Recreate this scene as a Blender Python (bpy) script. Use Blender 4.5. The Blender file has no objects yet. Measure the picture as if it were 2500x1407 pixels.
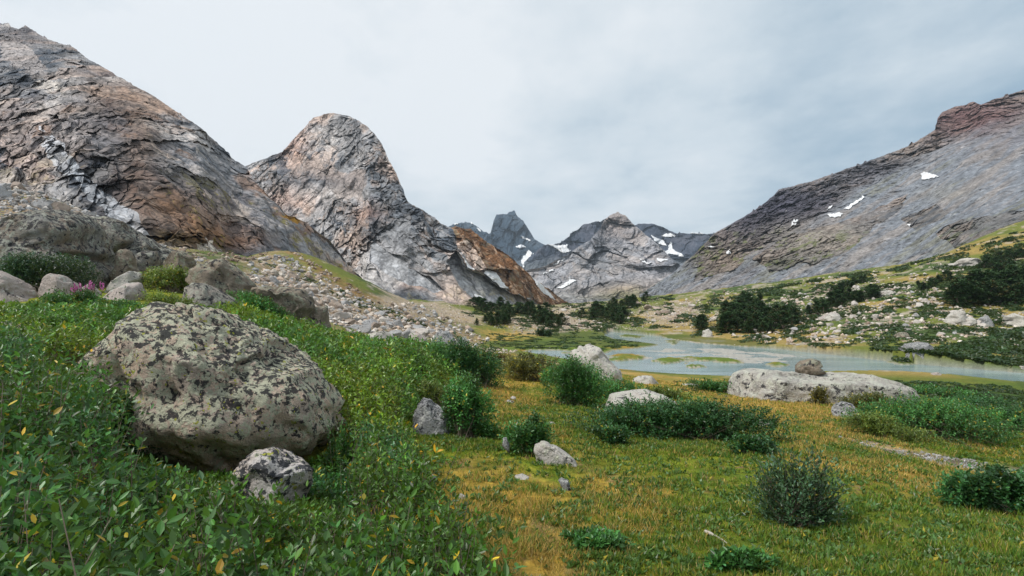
import bpy, bmesh, math
import numpy as np
from mathutils import Vector

R = np.random.default_rng(7)
F = 1300.0          # focal length in photo pixels (2500 wide)
CX, VH = 1250.0, 745.0
H = 6.5             # eye height above the river (z = 0)
scene = bpy.context.scene
COL = bpy.data.collections.new('valley'); scene.collection.children.link(COL)

# ------------------------------------------------------------------ maths
def P3(u, v, Y):
    u = np.asarray(u, float); v = np.asarray(v, float); Y = np.asarray(Y, float)
    return np.stack([Y*(u-CX)/F, Y+0*u, H+Y*(VH-v)/F], -1)
def proj(p):
    Y = np.maximum(p[..., 1], 1e-3)
    return CX+F*p[..., 0]/Y, VH-F*(p[..., 2]-H)/Y
_perm = np.random.default_rng(11).permutation(256); _perm = np.concatenate([_perm]*4).astype(np.int32)
_g = np.random.default_rng(12).normal(size=(256, 3)); _g = (_g/np.linalg.norm(_g, axis=1, keepdims=True)).astype(np.float32)
from concurrent.futures import ThreadPoolExecutor
_pool = ThreadPoolExecutor(4)
def _perlin(p):
    i = np.floor(p).astype(np.int32); f = p-i; i &= 255
    w = f*f*f*(f*(f*6-15)+10)
    X, Y, Z = i.T; fx, fy, fz = f.T; wx, wy, wz = w.T
    res = []
    for dx in (0, 1):
        a = _perm[X+dx]
        for dy in (0, 1):
            b = _perm[a+Y+dy]
            for dz in (0, 1):
                g = _g[_perm[b+Z+dz]]
                res.append(g[:, 0]*(fx-dx)+g[:, 1]*(fy-dy)+g[:, 2]*(fz-dz))
    l = lambda a, b, t: a+(b-a)*t
    q = [l(res[k], res[k+1], wz) for k in (0, 2, 4, 6)]
    return l(l(q[0], q[1], wy), l(q[2], q[3], wy), wx)*1.6
def perlin(p, seed=0):
    p = np.asarray(p, np.float32)+np.float32(seed*17.31); sh = p.shape[:-1]; p = p.reshape(-1, 3)
    if len(p) < 30000: return _perlin(p).reshape(sh)
    ch = [p[k:k+20000] for k in range(0, len(p), 20000)]
    return np.concatenate(list(_pool.map(_perlin, ch))).reshape(sh)
def fbm(p, L=1.0, octv=5, gain=.5, seed=0, kind='n'):
    p = np.asarray(p, np.float32)/L; a = 1.0; s = 0; t = 0
    for k in range(octv):
        n = perlin(p*(2.03**k), seed+k*3)
        if kind == 'b': n = np.abs(n)*2-.55          # billow: lumps with creases
        elif kind == 'r': n = .6-np.abs(n)*2         # ridged
        s = s+a*n; t += a; a *= gain
    return s/t
def _cells(a):
    p, seed = a; i0 = np.floor(p-.5).astype(np.int32); best = np.full(len(p), 1e9, np.float32); sec = best.copy(); off = np.zeros((len(p), 3), np.float32); idx = np.zeros(len(p), np.int32)
    for dx in (0, 1):
        for dy in (0, 1):
            for dz in (0, 1):
                c = i0+np.array([dx, dy, dz], np.int32); h = _perm[_perm[_perm[(c[:, 0]+seed) & 255]+(c[:, 1] & 255)]+(c[:, 2] & 255)]
                d = p-(c+.5+_g[h]*.5); q = (d*d).sum(1); m = q < best; sec = np.where(m, best, np.minimum(sec, q))
                best[m] = q[m]; off[m] = d[m]; idx[m] = h[m]
    return off, idx, np.sqrt(sec)-np.sqrt(best)
def cells(p, L, seed=0):
    """jointed blocks: every cell is a slab with its own tilt; returns relief (in units of L) and a random number per block"""
    p = np.asarray(p, np.float32)/L+seed*7.7; ch = [(p[k:k+20000], seed) for k in range(0, len(p), 20000)]
    r = list(_pool.map(_cells, ch)); off = np.concatenate([a[0] for a in r]); idx = np.concatenate([a[1] for a in r]); edge = np.concatenate([a[2] for a in r])
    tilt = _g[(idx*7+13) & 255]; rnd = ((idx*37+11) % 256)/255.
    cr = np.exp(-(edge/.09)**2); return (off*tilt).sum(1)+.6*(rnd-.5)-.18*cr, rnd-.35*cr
def pip(u, v, poly):
    poly = np.asarray(poly, float); n = len(poly); ins = np.zeros(np.shape(u), bool)
    for k in range(n):
        x1, y1 = poly[k]; x2, y2 = poly[(k+1) % n]
        if y1 == y2: continue
        ins ^= ((y1 > v) != (y2 > v)) & (u < (x2-x1)*(v-y1)/(y2-y1)+x1)
    return ins
def sdist(x, y, poly):
    poly = np.asarray(poly, float); n = len(poly); d = np.full(np.shape(x), 1e9)
    for k in range(n):
        a = poly[k]; b = poly[(k+1) % n]; e = b-a
        t = np.clip(((x-a[0])*e[0]+(y-a[1])*e[1])/max(e@e, 1e-9), 0, 1)
        d = np.minimum(d, np.hypot(x-a[0]-t*e[0], y-a[1]-t*e[1]))
    return np.where(pip(x, y, poly), -d, d)
def sst(a, b, x):
    t = np.clip((x-a)/(b-a), 0, 1); return t*t*(3-2*t)
def mix(c, d, w):
    w = np.asarray(w)[..., None]; return c*(1-w)+np.asarray(d, float)*w
def sat(c, k):
    l = c.mean(-1, keepdims=True); return np.maximum(l+(c-l)*k, .004)
def unit(a): return a/np.maximum(np.linalg.norm(a, axis=-1, keepdims=True), 1e-9)

# ------------------------------------------------------------------ objects
def tag(o, label=None, cat=None, group=None, kind=None):
    if label: o['label'] = label
    if cat: o['category'] = cat
    if group: o['group'] = group
    if kind: o['kind'] = kind
    return o
def mesh_of(name, V, Fs, mat, col=None, smooth=False):
    """Fs: list of integer arrays (n,3) / (n,4)"""
    me = bpy.data.meshes.new(name); V = np.asarray(V, np.float32)
    me.vertices.add(len(V)); me.vertices.foreach_set('co', V.ravel())
    Fs = [np.asarray(f, np.int32) for f in Fs if len(f)]
    idx = np.concatenate([f.ravel() for f in Fs]); cnt = np.concatenate([np.full(len(f), f.shape[1], np.int32) for f in Fs])
    me.loops.add(len(idx)); me.loops.foreach_set('vertex_index', idx)
    me.polygons.add(len(cnt)); st = np.concatenate([[0], np.cumsum(cnt)[:-1]]).astype(np.int32)
    me.polygons.foreach_set('loop_start', st); me.polygons.foreach_set('loop_total', cnt)
    me.polygons.foreach_set('use_smooth', np.full(len(cnt), smooth))
    if col is not None:
        at = me.color_attributes.new('Col', 'FLOAT_COLOR', 'POINT')
        c4 = np.ones((len(V), 4), np.float32); c4[:, :3] = np.clip(col, 0, 1); at.data.foreach_set('color', c4.ravel())
    me.update(); me.validate()
    if mat: me.materials.append(mat)
    return me
def link(name, me, parent=None, loc=None):
    o = bpy.data.objects.new(name, me); COL.objects.link(o)
    if parent: o.parent = parent
    if loc is not None: o.location = loc
    return o
def empty(name, loc):
    o = bpy.data.objects.new(name, None); o.empty_display_size = .2; o.location = loc; COL.objects.link(o); return o
def copy_tree(o, loc, rz=0., sc=1.0, parent=None):
    c = o.copy(); COL.objects.link(c)
    if parent: c.parent = parent
    else:
        c.location = loc; c.rotation_euler = (0, 0, rz); c.scale = (sc, sc, sc) if np.isscalar(sc) else sc
    for ch in [x for x in o.children]:
        copy_tree(ch, None, parent=c)
    return c
def gridfaces(nr, nc):
    i = np.arange(nr*nc).reshape(nr, nc)
    return np.stack([i[:-1, :-1].ravel(), i[:-1, 1:].ravel(), i[1:, 1:].ravel(), i[1:, :-1].ravel()], 1)

# ------------------------------------------------------------------ materials
class N:
    def __init__(s, name):
        s.m = bpy.data.materials.new(name); s.m.use_nodes = True
        s.t = s.m.node_tree; s.t.nodes.clear()
        s.out = s.t.nodes.new('ShaderNodeOutputMaterial')
    def n(s, typ, inp=None, **kw):
        x = s.t.nodes.new(typ)
        for k, v in kw.items(): setattr(x, k, v)
        for k, v in (inp or {}).items():
            if isinstance(v, bpy.types.NodeSocket): s.t.links.new(v, x.inputs[k])
            else: x.inputs[k].default_value = v
        return x
    def math(s, op, a, b=0., clamp=False):
        return s.n('ShaderNodeMath', {0: a, 1: b}, operation=op, use_clamp=clamp).outputs[0]
    def mixc(s, fac, a, b, typ='MIX'):
        x = s.n('ShaderNodeMix', data_type='RGBA', blend_type=typ)
        for k, v in ((0, fac), (6, a), (7, b)):
            if isinstance(v, bpy.types.NodeSocket): s.t.links.new(v, x.inputs[k])
            else: x.inputs[k].default_value = v if k == 0 else (tuple(v)+(1,))[:4]
        return x.outputs[2]
    def noise(s, vec, scale, detail=6, rough=.6, out=0, **kw):
        return s.n('ShaderNodeTexNoise', {'Vector': vec, 'Scale': scale, 'Detail': detail, 'Roughness': rough}, **kw).outputs[out]
    def ramp(s, fac, a, b):     # smooth step a..b -> 0..1
        return s.n('ShaderNodeMapRange', {0: fac, 1: a, 2: b, 3: 0., 4: 1.}, interpolation_type='SMOOTHSTEP').outputs[0]
    def done(s, sh): s.t.links.new(sh, s.out.inputs[0]); return s.m

def mat_vcol(name, scale=1., amt=.35, bump=.4, bscale=None, rough=.95, crack=0., crackscale=.3, stretch=None):
    """vertex colour times procedural mottling, bumped: mountains and ground"""
    k = N(name)
    tc = k.n('ShaderNodeTexCoord').outputs['Object']
    if stretch:
        tc = k.n('ShaderNodeMapping', {'Vector': tc, 'Rotation': stretch[0], 'Scale': tuple(1/x for x in stretch[1])}, vector_type='TEXTURE').outputs[0]
    vc = k.n('ShaderNodeVertexColor', layer_name='Col').outputs[0]
    n1 = k.noise(tc, scale, 8, .68); n2 = k.noise(tc, scale*.23, 5, .6)
    f = k.math('ADD', k.math('MULTIPLY', k.math('SUBTRACT', n1, .5), 4*amt), k.math('MULTIPLY', k.math('SUBTRACT', n2, .5), 2*amt))
    f = k.math('MAXIMUM', k.math('ADD', f, 1.0), .15)
    c = k.mixc(1., vc, k.n('ShaderNodeCombineColor', {0: f, 1: f, 2: f}).outputs[0], 'MULTIPLY')
    hgt = k.noise(tc, bscale or scale*1.3, 8, .65)
    if crack:
        wv = k.n('ShaderNodeVectorMath', {0: tc, 1: k.n('ShaderNodeVectorMath', {0: k.noise(tc, crackscale*1.5, 4, .6, 1), 'Scale': .9/crackscale}, operation='SCALE').outputs[0]}, operation='ADD').outputs[0]
        vo = k.n('ShaderNodeTexVoronoi', {'Vector': wv, 'Scale': crackscale}, feature='DISTANCE_TO_EDGE').outputs[0]
        cr = k.ramp(vo, 0., .09)
        vo2 = k.n('ShaderNodeTexVoronoi', {'Vector': wv, 'Scale': crackscale*3.3}, feature='DISTANCE_TO_EDGE').outputs[0]
        cr = k.math('MULTIPLY', cr, k.math('ADD', .45, k.math('MULTIPLY', k.ramp(vo2, 0., .11), .55)))
        c = k.mixc(k.math('MULTIPLY', k.math('SUBTRACT', 1., cr), crack), c, (.03, .03, .032))
        hgt = k.math('ADD', hgt, k.math('MULTIPLY', cr, .5))
    b = k.n('ShaderNodeBump', {'Height': hgt, 'Strength': bump, 'Distance': 1.2/(bscale or scale*1.3)}).outputs[0]
    return k.done(k.n('ShaderNodeBsdfPrincipled', {'Base Color': c, 'Roughness': rough, 'Specular IOR Level': .2, 'Normal': b}).outputs[0])

def mat_leaf(name, rough=.5, trans=.25, spec=.35):
    k = N(name)
    vc = k.n('ShaderNodeVertexColor', layer_name='Col').outputs[0]
    p = k.n('ShaderNodeBsdfPrincipled', {'Base Color': vc, 'Roughness': rough, 'Specular IOR Level': spec}).outputs[0]
    t = k.n('ShaderNodeBsdfTranslucent', {'Color': k.mixc(.5, vc, (.16, .2, .02), 'ADD')}).outputs[0] if trans else None
    if not trans: return k.done(p)
    return k.done(k.n('ShaderNodeMixShader', {0: trans, 1: p, 2: t}).outputs[0])

# rock: c = (base, second, dark, lichen), how much black lichen / pale lichen
def mat_rock(name, base, second, dark=.35, pale=.3, yellow=.0, sc=1., bump=.6, palecol=(.40, .43, .28), darkcol=(.028, .028, .034), upbias=.5, streak=0., darkup=1., grainc=(.45, 1.1)):
    k = N(name)
    tc = k.n('ShaderNodeTexCoord').outputs['Object']
    rnd = k.n('ShaderNodeObjectInfo').outputs['Random']
    off = k.n('ShaderNodeVectorMath', {0: tc, 1: k.n('ShaderNodeCombineXYZ', {0: k.math('MULTIPLY', rnd, 37.), 1: k.math('MULTIPLY', rnd, 91.), 2: 3.}).outputs[0]}, operation='ADD').outputs[0]
    wob = k.n('ShaderNodeVectorMath', {0: k.noise(off, 3.*sc, 4, .6, 1), 'Scale': .35/sc}, operation='SCALE').outputs[0]
    w = k.n('ShaderNodeVectorMath', {0: off, 1: wob}, operation='ADD').outputs[0]
    up = k.n('ShaderNodeSeparateXYZ', {0: k.n('ShaderNodeNewGeometry').outputs['Normal']}).outputs[2]
    big = k.noise(off, 1.1*sc, 5, .6)
    c = k.mixc(k.ramp(big, .35, .65), base, second)
    grain = k.noise(off, 28*sc, 4, .75)
    g = k.math('ADD', grainc[0], k.math('MULTIPLY', grain, grainc[1]))
    c = k.mixc(1., c, k.n('ShaderNodeCombineColor', {0: g, 1: g, 2: g}).outputs[0], 'MULTIPLY')
    upv = k.math('MULTIPLY', k.math('SUBTRACT', up, .2), upbias*.12)
    # pale lichen crusts: clustered scales
    v1 = k.n('ShaderNodeTexVoronoi', {'Vector': w, 'Scale': 11*sc, 'Randomness': 1.}, feature='SMOOTH_F1').outputs[0]
    pl = k.math('ADD', k.math('ADD', k.noise(w, 3.2*sc, 7, .7), upv), k.math('MULTIPLY', k.math('SUBTRACT', .35, v1), .28))
    t0 = .66-pale*.3
    c = k.mixc(k.math('MULTIPLY', k.ramp(pl, t0, t0+.025), .9), c, k.mixc(k.noise(off, 40*sc, 3, .7), [x*.55 for x in palecol], [x*1.35 for x in palecol]))
    # black lichen
    dk = k.math('ADD', k.noise(k.n('ShaderNodeVectorMath', {0: w, 1: (13., 7., 5.)}, operation='ADD').outputs[0], 4.6*sc, 8, .72), k.math('MULTIPLY', upv, darkup))
    t1 = .68-dark*.3
    c = k.mixc(k.math('MULTIPLY', k.ramp(dk, t1, t1+.03), .93), c, darkcol)
    if yellow:
        v2 = k.n('ShaderNodeTexVoronoi', {'Vector': w, 'Scale': 7*sc}).outputs[0]
        ym = k.math('MULTIPLY', k.ramp(k.math('ADD', k.noise(off, 2.*sc, 4, .7), k.math('MULTIPLY', k.math('SUBTRACT', .3, v2), .5)), .70-yellow*.2, .72-yellow*.2), .9)
        c = k.mixc(ym, c, (.42, .43, .06))
    if streak:
        st = k.n('ShaderNodeMapping', {'Vector': w, 'Scale': (1.6, 1.6, .22)}).outputs[0]
        c = k.mixc(k.math('MULTIPLY', k.ramp(k.noise(st, 1.7*sc, 5, .6), .5, .66), streak), c, (.05, .042, .036))
    h = k.math('ADD', k.math('ADD', k.noise(off, 2.2*sc, 10, .66), k.math('MULTIPLY', k.noise(off, 16*sc, 6, .7), .3)), k.math('MULTIPLY', pl, .15))
    b = k.n('ShaderNodeBump', {'Height': h, 'Strength': bump, 'Distance': .4/sc}).outputs[0]
    return k.done(k.n('ShaderNodeBsdfPrincipled', {'Base Color': c, 'Roughness': .92, 'Specular IOR Level': .25, 'Normal': b}).outputs[0])

# ------------------------------------------------------------------ camera, sky, sun
cam = bpy.data.cameras.new('camera'); camo = bpy.data.objects.new('camera', cam); scene.collection.objects.link(camo)
camo.location = (0, 0, H); camo.rotation_euler = (math.pi/2, 0, 0)
cam.sensor_width = 36; cam.lens = 36*F/2500; cam.shift_y = (VH-703.5)/2500
cam.clip_start = .05; cam.clip_end = 30000; scene.camera = camo
scene.view_settings.view_transform = 'Standard'; scene.view_settings.look = 'None'
scene.view_settings.exposure = 0.22; scene.view_settings.gamma = 1
SUN_EL, SUN_AZ = math.radians(52), math.radians(248)     # compass-like: direction towards the sun, clockwise from +Y
sd = Vector((math.sin(SUN_AZ)*math.cos(SUN_EL), math.cos(SUN_AZ)*math.cos(SUN_EL), math.sin(SUN_EL)))
sl = bpy.data.lights.new('sun', 'SUN'); sl.energy = 3.1; sl.angle = math.radians(9); sl.color = (1., .955, .89)
so = bpy.data.objects.new('sun', sl); scene.collection.objects.link(so); so.rotation_euler = (-sd).to_track_quat('-Z', 'Y').to_euler(); so.location = (0, -20, 60)

def build_sky():
    w = bpy.data.worlds.new('World'); scene.world = w; w.use_nodes = True
    k = N.__new__(N); k.t = w.node_tree; k.t.nodes.clear(); k.out = k.t.nodes.new('ShaderNodeOutputWorld')
    d = k.n('ShaderNodeTexCoord').outputs['Generated']
    xyz = k.n('ShaderNodeSeparateXYZ', {0: d}); X, Y, Z = xyz.outputs
    zz = k.math('ADD', k.math('MAXIMUM', Z, 0.), .16)
    pl = k.n('ShaderNodeCombineXYZ', {0: k.math('DIVIDE', X, zz), 1: k.math('DIVIDE', Y, zz), 2: 0.}).outputs[0]
    pl = k.n('ShaderNodeMapping', {'Vector': pl, 'Rotation': (0, 0, .35), 'Scale': (.8, .62, 1)}).outputs[0]
    n1 = k.noise(pl, .95, 8, .55, noise_dimensions='3D'); n2 = k.noise(pl, 2.6, 7, .6)
    b = k.math('ADD', .79, k.math('MULTIPLY', k.math('SUBTRACT', n1, .5), 1.6))
    b = k.math('ADD', b, k.math('MULTIPLY', k.math('SUBTRACT', n2, .5), .75))
    def lobe(u, v, wd, amp):
        nonlocal b
        q = Vector(((u-CX)/F, 1., (VH-v)/F)).normalized()
        dt = k.n('ShaderNodeVectorMath', {0: d, 1: tuple(q)}, operation='DOT_PRODUCT').outputs['Value']
        g = k.math('EXPONENT', k.math('DIVIDE', k.math('SUBTRACT', dt, 1.), wd*wd/2))
        b = k.math('ADD', b, k.math('MULTIPLY', g, amp))
    for L in SKY_LOBES: lobe(*L)
    b = k.math('MINIMUM', k.math('MAXIMUM', b, 0.), 1.)
    cr = k.n('ShaderNodeValToRGB', {0: b}); e = cr.color_ramp.elements
    e[0].position = 0; e[0].color = (.15, .29, .46, 1); e[1].position = 1; e[1].color = (.87, .91, .94, 1)
    x = e.new(.33); x.color = (.36, .49, .60, 1); x = e.new(.66); x.color = (.66, .745, .805, 1)
    cl = k.n('ShaderNodeBackground', {0: cr.outputs[0], 1: SKY_GAIN}).outputs[0]
    sky = k.n('ShaderNodeTexSky', sky_type='NISHITA', sun_disc=False, sun_elevation=SUN_EL, sun_rotation=SUN_AZ)
    nb = k.n('ShaderNodeBackground', {0: sky.outputs[0], 1: .1}).outputs[0]
    k.t.links.new(k.n('ShaderNodeMixShader', {0: .9, 1: nb, 2: cl}).outputs[0], k.out.inputs[0])
SKY_GAIN = .90
SKY_LOBES = [(1020, 140, .36, .26), (620, 60, .2, -.08), (100, 300, .3, .06), (2000, 330, .38, -.30), (1500, 60, .3, .14), (1500, 450, .16, -.16), (1250, 470, .16, -.10),
             (2450, 60, .25, -.18), (1380, 570, .09, .22), (1700, 560, .12, .14), (1060, 500, .1, .04)]
build_sky()
# ------------------------------------------------------------------ terrain: control points (u, v, depth)
GC = [(1250,2350,1.05),(-300,2200,1.05),(2800,2430,1.05),(600,2270,1.05),(-700,1407,2.0),
 (0,1407,2.15),(300,1407,2.35),(700,1407,2.75),(1000,1407,3.05),(1250,1407,3.3),(1800,1407,3.35),(2500,1407,3.4),(3200,1400,3.5),
 (1600,1250,4.8),(2100,1150,6.6),(1200,1150,6.0),(1050,1080,7.4),(1250,980,13),(1160,940,16),(1900,1010,14),(1815,972,19),(2320,992,17.5),
 (2450,1080,11),(2450,1180,8),(2900,1080,10),(1400,908,24),(1690,942,27),(1560,925,34),
 (0,1000,5.),(200,1050,5.6),(420,1130,6.1),(700,1080,6.7),(860,1062,7.2),(1000,1160,6.),(-500,960,5),(-500,780,11),
 (0,790,11),(300,800,11),(700,850,13),(900,885,15),(1100,930,15),(480,760,15),
 (100,705,20),(-400,700,20),(300,690,24),(400,662,28),(570,742,17.5),(690,775,19),(770,797,20),(900,833,22),(1050,846,28),(1090,845,31),(1200,890,24),
 (-400,560,40),(0,560,42),(200,590,42),(620,695,38),(640,640,60),(700,690,60),(800,735,55),(900,782,48),(1000,803,58),(1100,806,80),(1150,842,62),
 (-500,440,75),(0,458,75),(100,478,72),(200,512,68),(350,592,65),(480,632,72),(560,642,85),(645,618,95),(700,616,105),(770,657,118),(850,702,135),(920,738,170),(1000,733,205),
 (1180,832,88),(1280,790,130),(1100,765,150),(1380,795,140),(1200,760,190),(1330,770,180),
 (1120,747,230),(1250,744,250),(1400,747,260),(1460,737,280),(1600,724,300),(1680,718,300),(1800,702,300),(1900,692,290),(2050,668,270),(2200,647,250),(2300,622,230),(2400,578,220),(2500,542,215),(2900,450,205),
 (2500,640,160),(2480,770,95),(2300,730,115),(2500,835,70),(2900,780,70),(2000,800,98),(2200,790,90),(2250,866,57),(2000,740,150),(1750,770,150),(1850,740,180),(1560,760,190),(1560,800,125),(1700,818,105),
 (2400,1000,25),(2400,962,34),(2800,980,30),(2700,890,52)]
def _rb():
    g = list(GC)
    for u, v, Y in GC:                       # beyond the crest the ground falls behind it
        if 200 <= Y <= 300 or (v < 745 and Y >= 65 and u < 1000):
            g.append((u, min(v+70, 760), Y*1.5))
    for u in (-1500, -500, 300, 1250, 2000, 3000, 4000):
        g += [(u, 752, 1200), (u, 747, 6000)]
    g += [(-1500, 600, 20), (-1500, 1100, 4), (-1500, 500, 80), (4000, 1050, 10), (4000, 900, 50), (4000, 1900, 2), (-1500, 1900, 1.5), (4000, 500, 220)]
    g = np.array(g, float); a = (g[:, 0]-CX)/F*1.6; l = np.log(g[:, 2]); e = (VH-g[:, 1])/F
    return np.stack([a, l], 1), e
_Q, _E = _rb()
def _phi(r): return np.where(r > 1e-9, r*r*np.log(np.maximum(r, 1e-9)), 0.)
def _solve():
    n = len(_Q); r = np.linalg.norm(_Q[:, None]-_Q[None], axis=2)
    K = _phi(r)-np.eye(n)*(-2e-3)*1.0
    Pm = np.c_[np.ones(n), _Q]
    A = np.block([[K, Pm], [Pm.T, np.zeros((3, 3))]])
    return np.linalg.solve(A, np.r_[_E, 0, 0, 0])
_W = _solve()
def _elev0(x, y):
    a = np.clip(x/y, -2.2, 2.2)*1.6; l = np.log(y); q = np.stack([a, l], -1).reshape(-1, 2); out = np.empty(len(q))
    for s in range(0, len(q), 40000):
        b = q[s:s+40000]; r = np.linalg.norm(b[:, None]-_Q[None], axis=2)
        out[s:s+40000] = _phi(r)@_W[:-3]+_W[-3]+b@_W[-2:]
    return out.reshape(np.shape(a))
_ga, _gl = np.linspace(-2.2, 2.2, 560), np.linspace(math.log(.25), math.log(9100), 620)
_GE = _elev0(np.repeat(_ga[None], 620, 0)*np.exp(_gl)[:, None], np.repeat(np.exp(_gl)[:, None], 560, 1))
def elev(x, y):
    a = (np.clip(x/y, -2.199, 2.199)+2.2)/4.4*559; l = (np.clip(np.log(y), _gl[0], _gl[-1]-1e-6)-_gl[0])/(_gl[-1]-_gl[0])*619
    i = np.minimum(a.astype(int), 558); j = np.minimum(l.astype(int), 618); a = a-i; l = l-j
    return (_GE[j, i]*(1-a)+_GE[j, i+1]*a)*(1-l)+(_GE[j+1, i]*(1-a)+_GE[j+1, i+1]*a)*l
def water_poly(pts):
    p = np.array(pts, float); Y = F*H/(p[:, 1]-VH); return np.stack([Y*(p[:, 0]-CX)/F, Y], 1)
RIVER = water_poly([(1482,810),(1530,814),(1600,820),(1645,830),(1700,838),(1800,846),(1900,853),(2000,864),(2100,874),(2200,886),(2300,895),(2400,903),(2500,911),(2800,930),(2800,980),(2500,946),(2400,939),(2300,933),(2150,927),(2000,926),(1850,928),(1800,936),(1740,931),(1650,922),(1560,912),(1500,902),(1440,890),(1380,878),(1330,868),(1280,860),(1300,856),(1360,856),(1400,859),(1480,863),(1500,856),(1560,851),(1605,843),(1560,836),(1500,829),(1478,820)])
ISLES = [water_poly(p) for p in ([(1592,880),(1640,876),(1682,883),(1672,889),(1620,888)],[(1668,874),(1735,875),(1830,884),(1800,888),(1700,881)],[(1655,895),(1690,892),(1712,898),(1690,901)],
  [(1485,868),(1560,867),(1575,876),(1520,884),(1490,880)],[(1625,833),(1655,833),(1665,838),(1640,842)],[(1520,818),(1570,822),(1560,826),(1525,824)],[(1872,889),(1900,887),(1925,892),(1890,896)],[(1380,862),(1440,861),(1480,868),(1420,873)],[(2180,882),(2225,884),(2215,892),(2185,890)])]
BARS = [water_poly(p) for p in ([(1700,852),(1760,851),(1830,858),(1800,862),(1720,858)],[(1720,862),(1800,864),(1860,868),(1830,872),(1750,868)],[(1840,860),(1930,866),(1960,872),(1900,872)],[(1560,857),(1640,855),(1690,858),(1620,861)],[(1540,874),(1590,872),(1600,876),(1560,878)],[(1830,878),(1900,880),(1940,884),(1880,884)],[(1600,866),(1680,864),(1720,867),(1640,870)])]
def ground(x, y, fine=True):
    x = np.asarray(x, float); y = np.maximum(np.asarray(y, float), .3)
    z = H+y*elev(x, y)
    p = np.stack([x, y, 0*x], -1)
    amp = .03+.0045*y; amp = np.where(y > 70, np.minimum(amp, 1.1), amp)
    land = fbm(p, 9., 4, .5, 5)*amp*1.3
    if fine: land = land+fbm(p, .9, 4, .55, 6)*(.035+.0016*np.minimum(y, 200))
    reg = (y > 32) & (y < 180)
    if reg.any():
        xs, ys = x[reg], y[reg]
        j = fbm(np.stack([xs, ys, 0*xs], -1), 6., 4, .55, 9)*np.clip(ys/60., .6, 2.2)
        s = sdist(xs, ys, RIVER)+j*.6
        for I in ISLES: s = np.maximum(s, -(sdist(xs, ys, I)+j*.5+fbm(np.stack([xs, ys, 0*xs], -1), 2.2, 4, .6, 14)*2.2))
        b = np.full(s.shape, 9.)
        for I in BARS: b = np.minimum(b, sdist(xs, ys, I)*1.0+j*.5+fbm(np.stack([xs, ys, 0*xs], -1), 1.6, 3, .6, 4)*1.2)
        bb = water_poly([(1590,848),(1750,850),(1900,857),(1975,874),(1900,892),(1780,896),(1650,888),(1560,872)]); br_ = sdist(xs, ys, bb)
        nb = fbm(np.stack([xs*.75+ys*.2, ys*1.5, 0*xs], -1), 7., 5, .6, 15); b = np.minimum(b, np.maximum((.13-nb)*9, br_+2))
        zl = z[reg]+land[reg]*sst(0, 14, s)
        zl = np.maximum(zl, .10+.16*sst(0, 1.5, s)+.02*np.maximum(s, 0))
        isl = .10+.22*sst(0, 1.5, s)
        near = sst(0, 10, sdist(xs, ys, RIVER)); zl = np.where(sdist(xs, ys, RIVER) < 0, isl, zl)
        zw = -.05-.35*sst(0, 3, -s); zw = np.where(b < 0, .015+.02*sst(0, 1, -b), zw)
        z = z.copy(); z[reg] = np.where(s > 0, zl, zw); z[~reg] += land[~reg]
    else: z = z+land
    return z
def hit(u, v, y0=1.5, y1=420., n=170):
    """first ground point behind each pixel: coarse search on the bare surface, then refined"""
    u = np.atleast_1d(np.asarray(u, float)); v = np.atleast_1d(np.asarray(v, float))
    ys = np.exp(np.linspace(math.log(y0), math.log(y1), n)); i = np.arange(len(u))
    X = ys[None]*((u-CX)/F)[:, None]; YY = np.repeat(ys[None], len(u), 0)
    dz = (H+ys[None]*((VH-v)/F)[:, None])-np.maximum(H+YY*elev(X, YY), 0.)
    k = np.argmax(dz < 0, 1); k = np.where((dz < 0).any(1), np.maximum(k, 1), n-1)
    a, b = dz[i, k-1], dz[i, k]; t = np.clip(a/np.where(a-b == 0, 1, a-b), 0, 1); y = ys[k-1]+(ys[k]-ys[k-1])*t
    st = y[:, None]*np.linspace(.9, 1.12, 9)[None]
    dz = (H+st*((VH-v)/F)[:, None])-ground(st*((u-CX)/F)[:, None], st, False)
    k = np.argmax(dz < 0, 1); k = np.where((dz < 0).any(1), np.maximum(k, 1), 8)
    a, b = dz[i, k-1], dz[i, k]; t = np.clip(a/np.where(a-b == 0, 1, a-b), 0, 1)
    return st[i, k-1]+(st[i, k]-st[i, k-1])*t

# regions on the ground, by the photo pixel of the ground point
Z_GOLD = [[(1140,925),(1300,920),(1350,1010),(1290,1075),(1180,1040),(1150,980)],[(1690,985),(1830,962),(2000,975),(2120,1035),(2300,1105),(2500,1190),(2500,1230),(2200,1150),(1900,1060),(1740,1012)],[(1540,918),(1640,922),(1760,945),(1740,968),(1640,965),(1560,942)],[(1000,1250),(1060,1180),(1180,1330),(1200,1420),(1090,1420)],[(1180,870),(1260,865),(1240,900),(1190,898)],[(1190,812),(1262,812),(1250,826),(1200,826)]]
Z_GRAVEL = [[(2020,1062),(2100,1078),(2300,1112),(2520,1150),(2520,1190),(2350,1152),(2150,1106)]]
Z_TALUS = [[(-1500,420),(-100,430),(200,505),(350,580),(560,660),(660,620),(700,625),(850,712),(930,745),(1010,740),(1120,790),(1200,832),(1165,850),(1110,850),(1000,820),(900,822),(800,790),(700,720),(560,700),(300,650),(-100,600),(-1500,600)]]
Z_TALUS2 = [[(930,735),(1120,745),(1200,790),(1150,800),(1050,770)],[(1240,800),(1250,770),(1310,800),(1330,820),(1260,815)],[(1330,745),(1420,745),(1440,800),(1380,810)],[(1560,760),(1690,735),(1700,790),(1600,805)]]
Z_BROWN = [[(690,602),(715,612),(925,740),(905,742),(800,682)]]
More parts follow.
